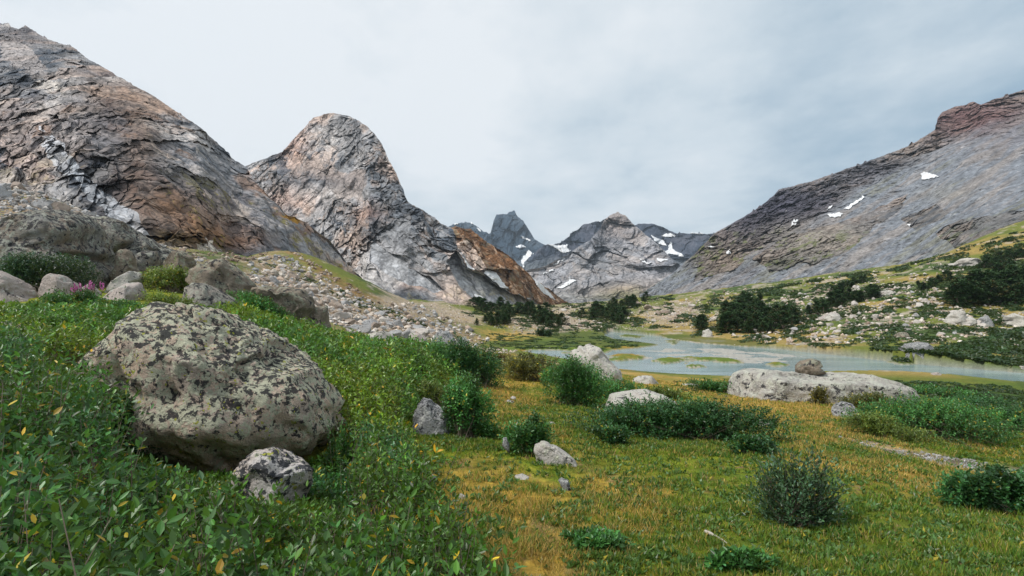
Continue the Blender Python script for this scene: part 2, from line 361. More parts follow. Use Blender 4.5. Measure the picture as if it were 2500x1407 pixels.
Z_FLAT = [[(1160,850),(1180,832),(1290,822),(1490,815),(1610,843),(1500,860),(1300,860),(1230,880)],[(2120,924),(2300,940),(2500,952),(2700,970),(2700,1030),(2500,1010),(2330,1000),(2200,960)],[(1640,928),(1800,926),(2000,915),(2200,918),(2400,925),(2700,940),(2700,1000),(2220,965),(1900,968),(1700,965)],[(1800,846),(2000,864),(2500,905),(2500,880),(2200,868),(1900,846)]]
def inz(u, v, Z):
    m = np.zeros(np.shape(u), bool)
    for q in Z: m |= pip(u, v, q)
    return m
def soft(u, v, Z, w, nz, vs=2.2):
    """soft noisy membership; v counts more than u (seen at a grazing angle)"""
    m = np.zeros(np.shape(u))
    for q in Z:
        q = np.asarray(q, float)*[1, vs]; lo, hi = q.min(0)-w*2, q.max(0)+w*2
        k = (u > lo[0]) & (u < hi[0]) & (v*vs > lo[1]) & (v*vs < hi[1])
        if k.any(): m[k] = np.maximum(m[k], sst(-w, w, -sdist(u[k], v[k]*vs, q)+nz[k]*w))
    return m
def ground_color(p):
    u, v = proj(p); Y = p[:, 1]
    n1 = fbm(p, 1.3, 5, .6, 21); n2 = fbm(p, 9., 5, .6, 22); n3 = fbm(p, .35, 4, .6, 23); n6 = fbm(p, .11, 3, .65, 26); n4 = fbm(p*[1, .45, 1], 26., 5, .62, 24)
    ju, jv = u+n2*40, v+n1*14+n2*10
    green = np.array([.150, .185, .02]); gold = np.array([.42, .265, .065]); straw = np.array([.27, .20, .075]); dirt = np.array([.17, .115, .07])
    c = np.tile(green, (len(p), 1)).astype(float)
    c = mix(c, [.22, .20, .026], sst(.05, .4, n1+.6*n2)*.7); c = mix(c, [.085, .125, .02], .7*sst(1500, 2300, u)*sst(1080, 1250, v))
    c = mix(c, [.05, .085, .015], sst(.1, .4, -n1+.5*n3))
    c = mix(c, [.29, .22, .045], sst(.06, .34, n3+.5*n6-.4*n1)*.4); c = mix(c, [.075, .125, .02], sst(.05, .3, -n3+.6*n6)*.6); c = mix(c, dirt, sst(.2, .36, n3+.4*n1+.35*n6-.1)*.8)
    gp = fbm(p, 2.4, 4, .6, 25); c = mix(c, gold*.9, .6*sst(.06, .34, gp+.35*n3)*sst(950, 1150, u)); c = mix(c, [.13, .085, .05], .7*sst(.30, .42, n3+.5*n6-.3*gp))
    far = Y > 26
    hill = np.tile(np.array([.12, .14, .03]), (len(p), 1))
    hill = mix(hill, [.052, .082, .022], sst(.0, .22, n4)); hill = mix(hill, [.27, .2, .07], sst(.02, .3, -n4+.3*n2))
    hill = mix(hill, [.36, .31, .25], sst(.12, .3, n2+.4*fbm(p, 2.5, 3, .6, 28))*.8)
    c = np.where(far[:, None], hill, c)
    tal = np.tile(np.array([.29, .215, .14]), (len(p), 1)); tal = mix(tal, [.13, .12, .11], sst(.0, .4, n3)); tal = mix(tal, [.215, .165, .06], sst(-.02, .25, n1+.5*n2)*.8); tal = mix(tal, [.13, .14, .035], sst(.15, .35, n1-.5*n2)*.7); tal = mix(tal, [.5, .45, .4], sst(.15, .4, -n3))
    c = mix(c, tal, soft(u, v, Z_TALUS, 40, 2.2*n2+2.2*n1))
    c = mix(c, mix(tal, [.45, .38, .32], .4+0*u), soft(u, v, Z_TALUS2, 34, 2.5*n2+2.5*n4)*.9)
    br = mix(np.tile(np.array([.22, .135, .055]), (len(p), 1)), [.12, .12, .035], sst(.2, .45, n1)*.7)
    c = mix(c, br, soft(u, v, Z_BROWN, 22, 2.*n2+2.*n1))
    fl = mix(np.tile(np.array([.085, .12, .022]), (len(p), 1)), [.15, .145, .03], sst(-.1, .3, n2)); fl = mix(fl, [.045, .08, .018], sst(.1, .3, fbm(p*[.4, 1, 1], 3., 4, .6, 29)))
    c = mix(c, fl, soft(u, v, Z_FLAT, 18, 2.*n2))
    g = mix(np.tile(gold, (len(p), 1)), straw, sst(-.1, .3, n3)); g = mix(g, [.14, .12, .025], sst(.12, .4, n1))
    c = mix(c, g, soft(u, v, Z_GOLD, 70, 2.*n2+2.4*n1)*.95)
    c = mix(c, mix(g, dirt, sst(.0, .3, n3)*.6), .75*soft(u, v, [[(1010,1170),(1200,1120),(1330,1180),(1420,1300),(1450,1450),(1150,1450)],[(1900,1070),(2300,1130),(2520,1230),(2300,1230),(2000,1150)],[(1380,1050),(1450,1120),(1600,1180),(1500,1240),(1400,1180)]], 70, 2.4*n2+2.4*n1))
    gr = mix(np.tile(np.array([.30, .28, .26]), (len(p), 1)), [.12, .10, .08], sst(-.1, .2, n3))
    c = mix(c, gr, soft(u, v, Z_GRAVEL, 30, 1.2*n1+1.8*n3)*.9)
    # river margins: silt, then a mossy rim
    low = (Y > 30) & (Y < 180)
    c = mix(c, [.06, .085, .02], np.where(low & (p[:, 2] < .5) & (p[:, 2] > .12), .65, 0))
    isl = low & (p[:, 2] < .34) & (p[:, 2] > .12) & (v > 845) & (v < 905) & (u < 1950)
    c = np.where(isl[:, None], mix(np.tile(np.array([.26, .17, .04]), (len(p), 1)), [.10, .14, .025], sst(-.35, .0, n2)), c)
    c = mix(c, [.33, .32, .29], np.where(low, sst(.16, .06, p[:, 2]), 0))
    c = np.where((low & (p[:, 2] < .0))[:, None], [.22, .23, .20], c)
    return sat(c*(1+.3*n3[:, None]+.45*n6[:, None]*(Y < 30)[:, None]), 1.1)

def build_ground():
    na, nr = 1400, 860
    th = np.linspace(-1.22, 1.22, na); th = np.tan(th*.86)/np.tan(1.22*.86)*1.28
    r = np.exp(np.linspace(math.log(.7), math.log(620), nr-30)); r = np.r_[r, np.exp(np.linspace(math.log(660), math.log(5600), 30))]
    T, Rr = np.meshgrid(th, r); X = Rr*np.sin(T); Y = Rr*np.cos(T)
    Z = ground(X, Y); p = np.stack([X, Y, Z], -1).reshape(-1, 3)
    col = ground_color(p)
    me = mesh_of('ground', p, [gridfaces(nr, na)[:, ::-1]], mat_vcol('ground_soil', 11., .45, .7, 16.), col, True)
    tag(link('ground', me), kind='structure')
    w = N('water'); tc = w.n('ShaderNodeTexCoord').outputs['Object']
    m = w.n('ShaderNodeMapping', {'Vector': tc, 'Scale': (.3, 1.4, 1)}).outputs[0]
    h = w.math('ADD', w.noise(m, 2.2, 5, .6), w.math('MULTIPLY', w.noise(m, .35, 3, .5), 1.5))
    b = w.n('ShaderNodeBump', {'Height': h, 'Strength': .3, 'Distance': .1}).outputs[0]
    cc = w.mixc(w.ramp(w.noise(m, .12, 5, .6), .4, .62), (.17, .26, .275), (.27, .35, .365))
    wm = w.done(w.n('ShaderNodeBsdfPrincipled', {'Base Color': cc, 'Roughness': .1, 'IOR': 1.33, 'Normal': b}).outputs[0])
    # water sheet only where the bed lies under it
    xs = np.linspace(-60, 190, 330); ys = np.linspace(28, 175, 260); X, Y = np.meshgrid(xs, ys)
    keep = (sdist(X, Y, RIVER) < 7).ravel(); f = gridfaces(260, 330); f = f[keep[f].all(1)]
    used = np.unique(f); mp = np.zeros(X.size, int); mp[used] = np.arange(len(used))
    V = np.stack([X, Y, 0*X], -1).reshape(-1, 3)[used]
    tag(link('river', mesh_of('river', V, [mp[f]], wm, None, True)), kind='structure')
build_ground()

# ------------------------------------------------------------------ mountains
MT = {}
def blobs(c, u, v, lst):
    for (x, y, rx, ry, rgb, w) in lst:
        c = mix(c, rgb, w*np.exp(-(((u-x)/rx)**2+((v-y)/ry)**2)))
    return c
def polys(c, u, v, lst):
    for (poly, rgb, w) in lst:
        c = mix(c, rgb, w*pip(u, v, poly))
    return c
def mountain(name, ridge, base, tans, nu, nv, relief, colfn, mat, jag=(3., 14.), lat=.35, seed=0, drop=60):
    ridge = np.array(ridge, float); base = np.array(base, float)
    u0, u1 = max(ridge[0, 0], base[0, 0]), min(ridge[-1, 0], base[-1, 0]); nl = 90 if u0 < -100 else 0; nr_ = 70 if u1 > 2600 else 0
    us = np.r_[np.linspace(u0, -60, nl+1)[:-1] if nl else [], np.linspace(-60 if nl else u0, 2560 if nr_ else u1, nu-nl-nr_), np.linspace(2560, u1, nr_+1)[1:] if nr_ else []]
    vr = np.interp(us, ridge[:, 0], ridge[:, 1]); q = np.stack([us, 0*us+seed*31., 0*us], -1)
    vr = vr+fbm(q, jag[1], 5, .62, seed)*jag[0]-np.maximum(fbm(q, jag[1]*.5, 3, .6, seed+5)-.22, 0)*jag[0]*4
    vb = np.interp(us, base[:, 0], base[:, 1])+drop; Yb = np.interp(us, base[:, 0], base[:, 2])
    vb = np.maximum(vb, vr+4)
    t = np.linspace(0, 1, nv)[:, None]
    kk = np.exp(-np.linspace(-2.2, 2.2, 91)**2); vs = np.minimum(np.convolve(np.pad(vr, 45, 'edge'), kk/kk.sum(), 'valid'), vb-2)
    v = vb[None]+(vs-vb)[None]*t+(vr-vs)[None]*sst(.6, 1., t); u = np.repeat(us[None], nv, 0); e = (VH-v)/F
    ts = tans(u, np.clip((v-vb)/(vs-vb-1e-3), 0, 1), v)
    de = np.diff(e, axis=0); sl = np.maximum(.5*(ts[1:]+ts[:-1])-.5*(e[1:]+e[:-1]), .13)
    lnY = np.log(Yb)[None]+np.r_[np.zeros((1, nu)), np.cumsum(de/sl, 0)]
    p = P3(u, v, np.exp(lnY)).reshape(-1, 3)
    view = unit(p-[0, 0, H]); uu, vv = u.ravel(), v.ravel()
    d, ex = relief(p, uu, vv)
    fade = np.clip((1-t)*nv/10., 0, 1); fade = np.repeat(.25+.75*fade, nu, 1).ravel()
    q = p-view*(d*fade)[:, None]
    if lat:
        A = np.abs(d).mean()*lat
        q = q+np.stack([fbm(p, ex, 4, .55, seed+40), 0*d, fbm(p, ex, 4, .55, seed+50)], -1)*(A*fade)[:, None]*2
    col = colfn(p, uu, vv, d)
    # the far side falls away behind the ridge
    top = q.reshape(nv, nu, 3)[-1]; rows = []
    for k in range(1, 9):
        s = (k/8)**1.3*top[:, 1:2]*.5
        rows.append(top+np.concatenate([top[:, 0:1]/top[:, 1:2]*s, s, -s*.75], 1))
    Q = np.concatenate([q]+rows, 0); C = np.concatenate([col]+[col[-nu:]]*8, 0)
    me = mesh_of(name, Q, [gridfaces(nv+8, nu)[:, ::-1]], mat, C, False)
    o = link(name, me); tag(o, kind='structure')
    MT[name] = (q.reshape(nv, nu, 3), u, v)
    return o

GREY, DGREY, PINK, BROWN, PALE, RUST, BLUE = [np.array(x) for x in ((.225,.222,.225),(.06,.068,.08),(.38,.30,.255),(.18,.11,.07),(.52,.49,.47),(.19,.105,.06),(.06,.085,.115))]
# left wall: foliation dips with the skyline
def strata(p, dip, sx, sq):
    c, s = math.cos(dip), math.sin(dip)
    a = p[:, 0]*c+p[:, 2]*s; b = -p[:, 0]*s+p[:, 2]*c
    return np.stack([a/sx, p[:, 1]/sx*.8, b/sq], -1)
def rel_left(p, u, v):
    g = strata(p, -.62, 3.2, 1.)
    w = p+np.stack([fbm(p, 9, 3, .5, 3)]*3, -1)*3
    gw = strata(w, -.62, 3.0, 1.)
    f = lambda q, d, k: strata(q, d, k, 1.)*[1, .5, 1]; w0 = p+(w-p)*.25
    c1, _ = cells(f(w0, -.8, 2.2), 5, 1); c2, _ = cells(f(w0, -.9, 2.6), 1.9, 2); c3, _ = cells(f(w0, -.7, 1.8), .9, 3)
    c0, _ = cells(f(w0, -.85, 1.8), 17, 14); rf = .28+1.05*sst(-.16, .2, fbm(f(w, -.8, 2.), 13, 3, .5, 15))
    d = fbm(g, 26, 3, .5, 1)*7+c0*3.6+c1*1.9*rf+(c2*1.1+c3*.66)*rf+fbm(f(w, -.9, 3.), 6, 5, .6, 2, 'b')*.9+np.maximum(fbm(f(w, -.8, 3.), 11, 3, .5, 9), 0)*4.5
    fl = sst(0, 60, v-np.interp(u, [0, 300, 560, 700], [440, 520, 560, 640]))       # loose apron: smoother
    return d*(1-.15*fl), 6.
def col_left(p, u, v, d):
    w = p+np.stack([fbm(p, 12, 3, .5, 33)]*3, -1)*4
    g = strata(w, -.62, 3.2, 1.)
    n1 = fbm(g, 9, 6, .62, 31); n2 = fbm(g, 3.2, 5, .65, 32); n3 = fbm(p, 20, 4, .55, 34); n4 = fbm(p, 1.3, 4, .7, 35)
    w0 = p+np.stack([fbm(p, 9, 3, .5, 3)]*3, -1)*.75; f = lambda q, d, k: strata(q, d, k, 1.)*[1, .5, 1]
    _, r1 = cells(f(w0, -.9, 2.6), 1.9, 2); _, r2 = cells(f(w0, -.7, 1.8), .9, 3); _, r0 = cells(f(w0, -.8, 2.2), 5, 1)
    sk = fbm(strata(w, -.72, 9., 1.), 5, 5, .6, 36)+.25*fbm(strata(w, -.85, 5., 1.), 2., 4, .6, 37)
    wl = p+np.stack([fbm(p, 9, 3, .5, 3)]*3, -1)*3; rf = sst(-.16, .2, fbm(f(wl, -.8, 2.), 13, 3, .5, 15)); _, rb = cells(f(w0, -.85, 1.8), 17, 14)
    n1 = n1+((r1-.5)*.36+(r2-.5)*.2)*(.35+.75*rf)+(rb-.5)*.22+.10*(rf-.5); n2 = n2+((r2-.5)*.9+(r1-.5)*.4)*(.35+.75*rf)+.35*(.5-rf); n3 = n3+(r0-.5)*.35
    ju, jv = u+n3*60, v+n1*40
    c = np.tile(GREY, (len(p), 1))
    c = mix(c, DGREY, sst(-.02, .2, n1)); c = mix(c, PALE*.85, sst(.1, .34, -n1+.2*n3)*.8); c = mix(c, PINK, sst(.05, .3, n3)*.55)
    c = mix(c, [.13, .15, .18], sst(.0, .3, fbm(g, 14, 4, .6, 38))*.5); c = mix(c, [.50, .45, .41], sst(.12, .34, sk)*.75*sst(120, 420, v)); c = mix(c, [.25, .135, .07], sst(.1, .32, -sk)*.7*sst(150, 420, v))
    c = blobs(c, ju, jv, [(420,500,130,60,BROWN,.8),(330,330,60,160,BROWN,.6),(480,560,110,45,BROWN*1.2,.75),(250,240,60,60,RUST*.7,.45),(60,150,140,60,DGREY*1.4,.4),(270,330,60,50,DGREY,.6),(520,430,120,60,[.16,.165,.175],.6),(350,90,200,80,DGREY,.35),(100,330,120,70,PINK,.4),(400,590,90,25,[.20,.135,.05],.6),(560,590,90,30,RUST*.8,.7),(60,80,100,30,[.12,.1,.1],.5),(750,600,80,60,DGREY*1.5,.5)])
    c = polys(c, u+n2*16+n3*14, v+n2*22, [([(105,320),(150,345),(200,410),(280,475),(345,540),(368,572),(345,578),(300,545),(230,490),(170,430),(110,370)],[.50,.52,.55],.62),
      ([(480,590),(520,592),(550,600),(552,635),(530,640),(490,615)],[.58,.53,.48],.9),([(0,90),(60,105),(120,170),(90,185),(0,150)],[.42,.38,.36],.5),([(100,195),(150,200),(150,225),(80,215)],[.5,.46,.42],.6),
      ([(0,330),(70,360),(140,430),(90,440),(0,390)],[.40,.33,.3],.6),([(700,520),(760,545),(752,556),(690,535)],[.28,.16,.05],.9),([(840,650),(880,670),(930,730),(900,735),(850,690)],[.48,.38,.31],.7),([(760,600),(830,640),(850,700),(800,690)],[.3,.26,.23],.5)])
    c = mix(c, [.14, .125, .035], sst(.2, .36, n3+.5*n4)*sst(330, 520, v)*.7)
    return sat(c*(1+.5*n2[:, None]+.35*n4[:, None])*1.28, 1.35)
M_WALL = mat_vcol('left_wall_rock', .9, .34, .5, 1.6, crack=.6, crackscale=.24, stretch=((0, .62, 0), (.5, .6, 1.3)))
mountain('rocky_mountain', [(-1500,-330),(-900,-300),(-420,-160),(-200,-60),(0,57),(45,72),(62,63),(85,75),(110,92),(180,118),(215,145),(320,205),(375,232),(440,280),(490,310),(545,365),(575,395),(600,407),(625,445),(665,490),(700,523),(750,545),(800,585),(833,620),(850,650),(880,675),(905,705),(930,740),(960,752)],
  [(-1500,430,82),(-420,440,78),(0,458,78),(100,478,75),(200,512,70),(350,592,67),(480,632,74),(560,642,87),(645,618,97),(700,616,107),(770,657,120),(850,702,137),(920,738,172),(960,745,180)],
  lambda u, t, v: .86-.26*t+.0*u, 900, 620, rel_left, col_left, M_WALL, (6., 60.), .5, 1, 45)

def rel_dome(p, u, v):
    w = p+np.stack([fbm(p, 40, 3, .5, 63)]*3, -1)*14
    g = strata(w, -.75, 1.0, 2.4)
    w0 = p+(w-p)*.3; c1, _ = cells(strata(w0, -1.0, 1.9, 1.), 17, 4); c2, _ = cells(strata(w0, -.8, 2.2, 1.), 6, 5); c3, _ = cells(strata(w0, -.6, 1.6, 1.), 2.6, 6)
    c0, _ = cells(strata(w0, -1.0, 1.8, 1.), 55, 14); rf = .3+1.05*sst(-.16, .2, fbm(strata(w, -.8, 2., 1.), 45, 3, .5, 15))
    d = fbm(w, 130, 3, .5, 61)*30+c0*10+c1*5.5*rf+(c2*3.+c3*1.8)*rf+fbm(g, 42, 5, .56, 62, 'b')*4+fbm(w, 14, 4, .62, 64, 'b')*1.3+np.maximum(fbm(w, 34, 3, .5, 69), 0)*14
    fan = pip(u+fbm(p, 40, 3, .5, 67)*12, v, FAN) | pip(u, v, FAN2)
    return np.where(fan, fbm(p, 6, 3, .6, 66)*1.2-4, d*np.where(v > 660, .55, 1)), 22.
FAN = [(1112,608),(1140,650),(1190,672),(1250,715),(1345,748),(1180,752),(1120,700),(1085,640)]
FAN2 = [(900,590),(915,588),(990,640),(1090,705),(1060,712),(960,680),(905,640)]
SPUR = [(1095,545),(1150,558),(1195,590),(1240,618),(1300,672),(1345,705),(1400,745),(1345,748),(1245,712),(1225,672),(1195,662),(1150,625),(1120,590)]
def col_dome(p, u, v, d):
    w = p+np.stack([fbm(p, 40, 3, .5, 73)]*3, -1)*16
    g = strata(w, -.7, 2.6, 1.); gv = strata(w, -1.2, 3., 1.)
    n1 = fbm(g, 34, 6, .62, 71); n2 = fbm(w, 9, 5, .66, 72); n3 = fbm(p, 90, 4, .55, 74); n4 = fbm(gv, 22, 5, .62, 75); n5 = fbm(p, 4, 3, .7, 76)
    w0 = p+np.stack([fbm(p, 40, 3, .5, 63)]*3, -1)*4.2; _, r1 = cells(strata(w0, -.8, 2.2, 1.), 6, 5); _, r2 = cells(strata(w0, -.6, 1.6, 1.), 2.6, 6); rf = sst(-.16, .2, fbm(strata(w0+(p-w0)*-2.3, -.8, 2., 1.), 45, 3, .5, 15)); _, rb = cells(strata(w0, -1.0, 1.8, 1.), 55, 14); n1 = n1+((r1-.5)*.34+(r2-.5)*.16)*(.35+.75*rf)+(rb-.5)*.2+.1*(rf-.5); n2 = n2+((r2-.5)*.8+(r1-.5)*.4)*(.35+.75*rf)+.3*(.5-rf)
    c = np.tile(GREY*1.12, (len(p), 1)); c = mix(c, DGREY*1.15, sst(.0, .22, n1+.3*n3)); c = mix(c, PINK*1.05, sst(.0, .25, -n1+.35*n3)*.75); c = mix(c, PALE, sst(.18, .36, -n4)*.6)
    ju, jv = u+n3*30+n1*18, v+n1*30
    c = blobs(c, ju, jv, [(770,440,110,40,DGREY*1.1,.75),(900,430,60,90,DGREY*1.4,.45),(960,520,50,60,[.17,.185,.2],.5),(720,330,40,60,[.33,.2,.15],.6),(800,330,70,25,PALE*.85,.6),(850,360,50,40,PALE*.8,.4),(760,470,150,20,PALE*.9,.4),(910,560,30,25,DGREY*.6,.8),(980,590,40,40,DGREY,.5),(830,300,70,25,[.17,.165,.165],.55),(900,520,50,20,[.3,.17,.12],.4),(850,690,70,50,PALE,.55),(1000,680,80,22,PALE*.9,.4),(700,490,60,30,[.40,.29,.24],.6),(1030,700,40,14,RUST*1.6,.5),(1060,650,60,50,[.19,.2,.21],.5)])
    c = np.where((pip(u+n1*10, v+n2*6, FAN) | pip(u+n1*8, v+n2*6, FAN2))[:, None], np.array([.235, .24, .25])*(1+.55*n5[:, None]), c)
    br = mix(np.tile(RUST*.7, (len(p), 1)), [.13, .10, .07], sst(.0, .3, n2+.5*n1)); br = mix(br, [.42, .30, .22], sst(.2, .4, -n2))
    c = np.where(pip(u+n1*9, v+n2*8, SPUR)[:, None], br, c)
    c = polys(c, u+n1*6, v+n2*6, [([(1112,580),(1150,600),(1195,655),(1190,668),(1150,640),(1115,600)],[.44,.36,.31],.8)])
    c = mix(c, [.17, .14, .05], sst(.1, .3, n3+.3*n2)*sst(690, 730, v)*.6)
    return sat(c*(1+.5*n2[:, None]+.35*n5[:, None])*1.55, 1.2)
M_DOME = mat_vcol('dome_rock', .28, .34, .5, .45, crack=.55, crackscale=.06, stretch=((0, .7, 0), (.6, .6, 1.2)))
mountain('dome_mountain', [(540,455),(575,420),(600,406),(640,390),(690,372),(706,352),(735,320),(752,303),(765,288),(790,279),(815,276),(850,283),(880,298),(905,318),(925,340),(945,380),(965,420),(985,465),(995,492),(1010,504),(1040,521),(1060,540),(1090,553),(1120,556),(1150,563),(1190,592),(1230,617),(1270,647),(1300,680),(1340,707),(1380,737),(1410,747)],
  [(540,745,420),(900,742,300),(1000,735,290),(1120,747,300),(1250,745,330),(1410,748,420)],
  lambda u, t, v: .95+.35*np.exp(-((u-960)/60)**2-((v-420)/80)**2)-.2*(t > .93), 900, 620, rel_dome, col_dome, M_DOME, (3., 30.), .45, 2, 30)

def rel_right(p, u, v):
    w = p+np.stack([fbm(p, 40, 3, .5, 83)]*3, -1)*12
    crag = right_crag(u, v, p)
    d = fbm(p, 160, 3, .5, 81)*16+(fbm(w, 42, 6, .6, 82, 'b')*9+fbm(w, 12, 4, .6, 87, 'b')*1.6+cells(p+(w-p)*.3, 13, 7)[0]*5.2+cells(p, 5, 8)[0]*2.8)*crag+fbm(p, 7, 4, .62, 84)*(1.4+.006*p[:, 1])
    return d, 22.
def right_crag(u, v, p, soft_=True):
    n = fbm(p, 50, 4, .6, 85)
    rid = np.interp(u, [1740, 1890, 2050, 2290, 2420, 2500, 2900], [572, 470, 418, 300, 245, 218, 60])
    top = 1-sst(40, 95, v-rid+n*40-60*np.exp(-((u-1900)/120)**2))
    def band(poly, s=26): return np.clip(pip(u+n*s*2, v+n*s, poly)*(.85*sst(-.28, .05, n) if soft_ else 1.), 0, 1)
    m = np.maximum(top, band([(1850,640),(1900,590),(2000,545),(2100,510),(2210,470),(2215,490),(2120,560),(2040,620),(1960,655),(1880,668)]))
    m = np.maximum(m, band([(2290,575),(2360,545),(2500,505),(2500,600),(2350,615)],20)); m = np.maximum(m, band([(2200,530),(2280,500),(2310,515),(2230,560)],16)); m = np.maximum(m, band([(1690,690),(1700,640),(1800,590),(1850,600),(1790,660)],16))
    return m
def col_right(p, u, v, d):
    n1 = fbm(p, 40, 6, .62, 91); n2 = fbm(p, 10, 5, .66, 92); n3 = fbm(p, 120, 4, .55, 94); n5 = fbm(p, 3.5, 4, .7, 93)
    cr = right_crag(u, v, p, False)
    # talus runs down the fall line: streaks
    k = (v-300)*.78+(u-1700)*.0; s = u*.55+v*.85
    st = fbm(np.stack([s/26., (u*.85-v*.55)/260., 0*u], -1), 1., 5, .6, 95)
    c = np.tile(np.array([.20, .215, .24]), (len(p), 1)); c = mix(c, [.255, .24, .235], sst(-.1, .25, st)); c = mix(c, [.205, .2, .15], sst(.12, .35, -st+.3*n3)*.6); c = mix(c, [.15, .155, .175], sst(.05, .3, n3)*.4)
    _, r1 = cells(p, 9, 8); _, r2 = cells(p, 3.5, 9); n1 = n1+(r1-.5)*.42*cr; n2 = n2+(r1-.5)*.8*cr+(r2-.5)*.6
    rk = mix(np.tile(np.array([.19, .18, .175]), (len(p), 1)), [.095, .10, .11], sst(.04, .3, n1)); rk = mix(rk, [.34, .285, .25], sst(.08, .3, -n1)*.8)
    rk = blobs(rk, u+n1*40, v, [(2380,290,150,60,[.17,.09,.085],.85),(1960,500,150,50,[.075,.075,.10],.85),(1830,550,110,60,[.05,.05,.075],.95),(1900,520,90,45,[.055,.055,.08],.8),(2150,425,180,42,[.085,.085,.105],.75),(1985,585,150,50,[.30,.27,.235],.75),(2430,560,100,50,[.13,.14,.15],.5),(1770,640,70,45,[.28,.23,.19],.8)])
    c = mix(c, rk, 1.*cr)
    c = blobs(c, u+n1*40, v+n1*20, [(2430,300,150,60,[.16,.12,.125],.35),(2300,470,60,20,[.26,.24,.2],.4),(1900,640,60,14,[.12,.13,.05],.4)])
    c = mix(c, [.10, .115, .04], sst(.1, .3, n2+.4*n1)*np.clip(cr*sst(540, 600, v), 0, 1)*.75)
    c = mix(c, [.40, .38, .37], (n5 > .42)*.55)
    return sat(c*(1+.45*n2[:, None]+.7*n5[:, None])*.93, 1.15)
M_RIGHT = mat_vcol('right_scree_rock', .45, .34, .7, .6)
mountain('scree_mountain', [(1560,722),(1640,668),(1690,625),(1725,590),(1742,573),(1800,537),(1830,521),(1860,500),(1890,476),(1900,464),(1960,449),(1985,440),(2050,419),(2150,383),(2230,351),(2283,316),(2289,288),(2300,276),(2330,263),(2358,256),(2375,248),(2395,256),(2425,244),(2500,219),(2900,60),(3100,0)],
  [(1560,735,520),(1680,718,440),(1800,702,400),(1900,692,370),(2050,668,330),(2200,647,300),(2300,622,270),(2400,578,250),(2500,542,240),(2900,450,225),(3100,430,225)],
  lambda u, t, v: .64+.22*sst(.72, .95, t)*1.0, 900, 560, rel_right, col_right, M_RIGHT, (5., 40.), .4, 3, 30)

def rel_peak(p, u, v):
    w = p+np.stack([fbm(p, 120, 3, .5, 103)]*3, -1)*40
    g = strata(w, .8, 2.2, 1.)
    k = np.where(v > 650, .5, 1.)
    return (fbm(p, 400, 3, .5, 101)*70+fbm(w, 130, 6, .58, 102, 'b')*22+cells(w, 110, 9)[0]*34+cells(w, 38, 10)[0]*13+fbm(g, 40, 4, .6, 104, 'b')*13)*k, 70.
def col_peak(p, u, v, d):
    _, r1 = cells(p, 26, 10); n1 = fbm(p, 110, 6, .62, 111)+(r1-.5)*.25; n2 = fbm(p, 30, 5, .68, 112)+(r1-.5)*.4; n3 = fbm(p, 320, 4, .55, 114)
    c = np.tile(np.array([.235, .235, .25]), (len(p), 1)); c = mix(c, [.13, .14, .16], sst(.02, .25, n1)); c = mix(c, [.35, .31, .29], sst(.05, .3, -n1+.3*n3)*.7)
    c = blobs(c, u+n1*20, v+n1*10, [(1500,545,50,40,[.24,.19,.165],.6),(1450,640,50,30,[.12,.125,.13],.6),(1520,710,120,16,[.25,.19,.12],.7),(1600,690,90,20,[.32,.28,.26],.5),(1560,725,160,10,[.17,.16,.07],.7),(1400,720,60,20,[.36,.35,.35],.5)])
    return c*(1+.45*n2[:, None])*1.65
M_PEAK = mat_vcol('peak_rock', .07, .32, .8, .1, crack=.4, crackscale=.016)
mountain('pointed_peak', [(1200,700),(1250,672),(1285,662),(1330,650),(1360,635),(1385,622),(1410,604),(1440,586),(1465,558),(1475,540),(1490,525),(1508,519),(1525,526),(1545,548),(1575,572),(1600,592),(1640,632),(1680,668),(1730,700),(1800,730)],
  [(1200,745,900),(1400,747,850),(1800,735,900)], lambda u, t, v: .62+.3*sst(.6, .9, t), 560, 330, rel_peak, col_peak, M_PEAK, (3., 20.), .4, 4, 20)
def rel_far(p, u, v):
    w = p+np.stack([fbm(p, 200, 3, .5, 123)]*3, -1)*50
    g = strata(w, 1.5, 2.8, 1.)
    return fbm(g, 110, 6, .58, 122, 'b')*35+cells(strata(w, 1.5, 2., 1.), 110, 12)[0]*42+cells(w, 45, 13)[0]*16+fbm(p, 500, 3, .5, 121)*60, 90.
def col_far(c0, c1):
    def f(p, u, v, d):
        n1 = fbm(p, 160, 6, .65, 131); n2 = fbm(p, 40, 5, .68, 132)
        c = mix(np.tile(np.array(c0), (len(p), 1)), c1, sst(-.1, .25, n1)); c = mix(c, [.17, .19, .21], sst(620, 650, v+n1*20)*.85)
        return c*(1+.4*n2[:, None])
    return f
M_FAR = mat_vcol('far_rock', .03, .25, .6, .05)
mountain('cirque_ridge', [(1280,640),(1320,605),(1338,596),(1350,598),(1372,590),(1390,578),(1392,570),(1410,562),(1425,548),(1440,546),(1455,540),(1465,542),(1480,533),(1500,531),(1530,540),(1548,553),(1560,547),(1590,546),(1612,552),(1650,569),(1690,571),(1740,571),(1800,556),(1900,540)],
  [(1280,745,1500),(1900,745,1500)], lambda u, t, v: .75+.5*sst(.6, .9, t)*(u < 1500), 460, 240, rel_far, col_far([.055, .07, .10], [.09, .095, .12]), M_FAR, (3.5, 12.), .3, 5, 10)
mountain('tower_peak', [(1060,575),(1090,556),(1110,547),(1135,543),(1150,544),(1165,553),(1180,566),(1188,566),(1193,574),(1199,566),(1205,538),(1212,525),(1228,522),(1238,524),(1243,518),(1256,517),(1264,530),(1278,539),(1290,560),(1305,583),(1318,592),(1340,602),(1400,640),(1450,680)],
  [(1060,745,2100),(1450,745,1900)], lambda u, t, v: .7+.6*sst(.55, .8, t), 420, 280, rel_far, col_far([.04, .065, .095], [.075, .10, .13]), M_FAR, (3., 9.), .3, 6, 10)

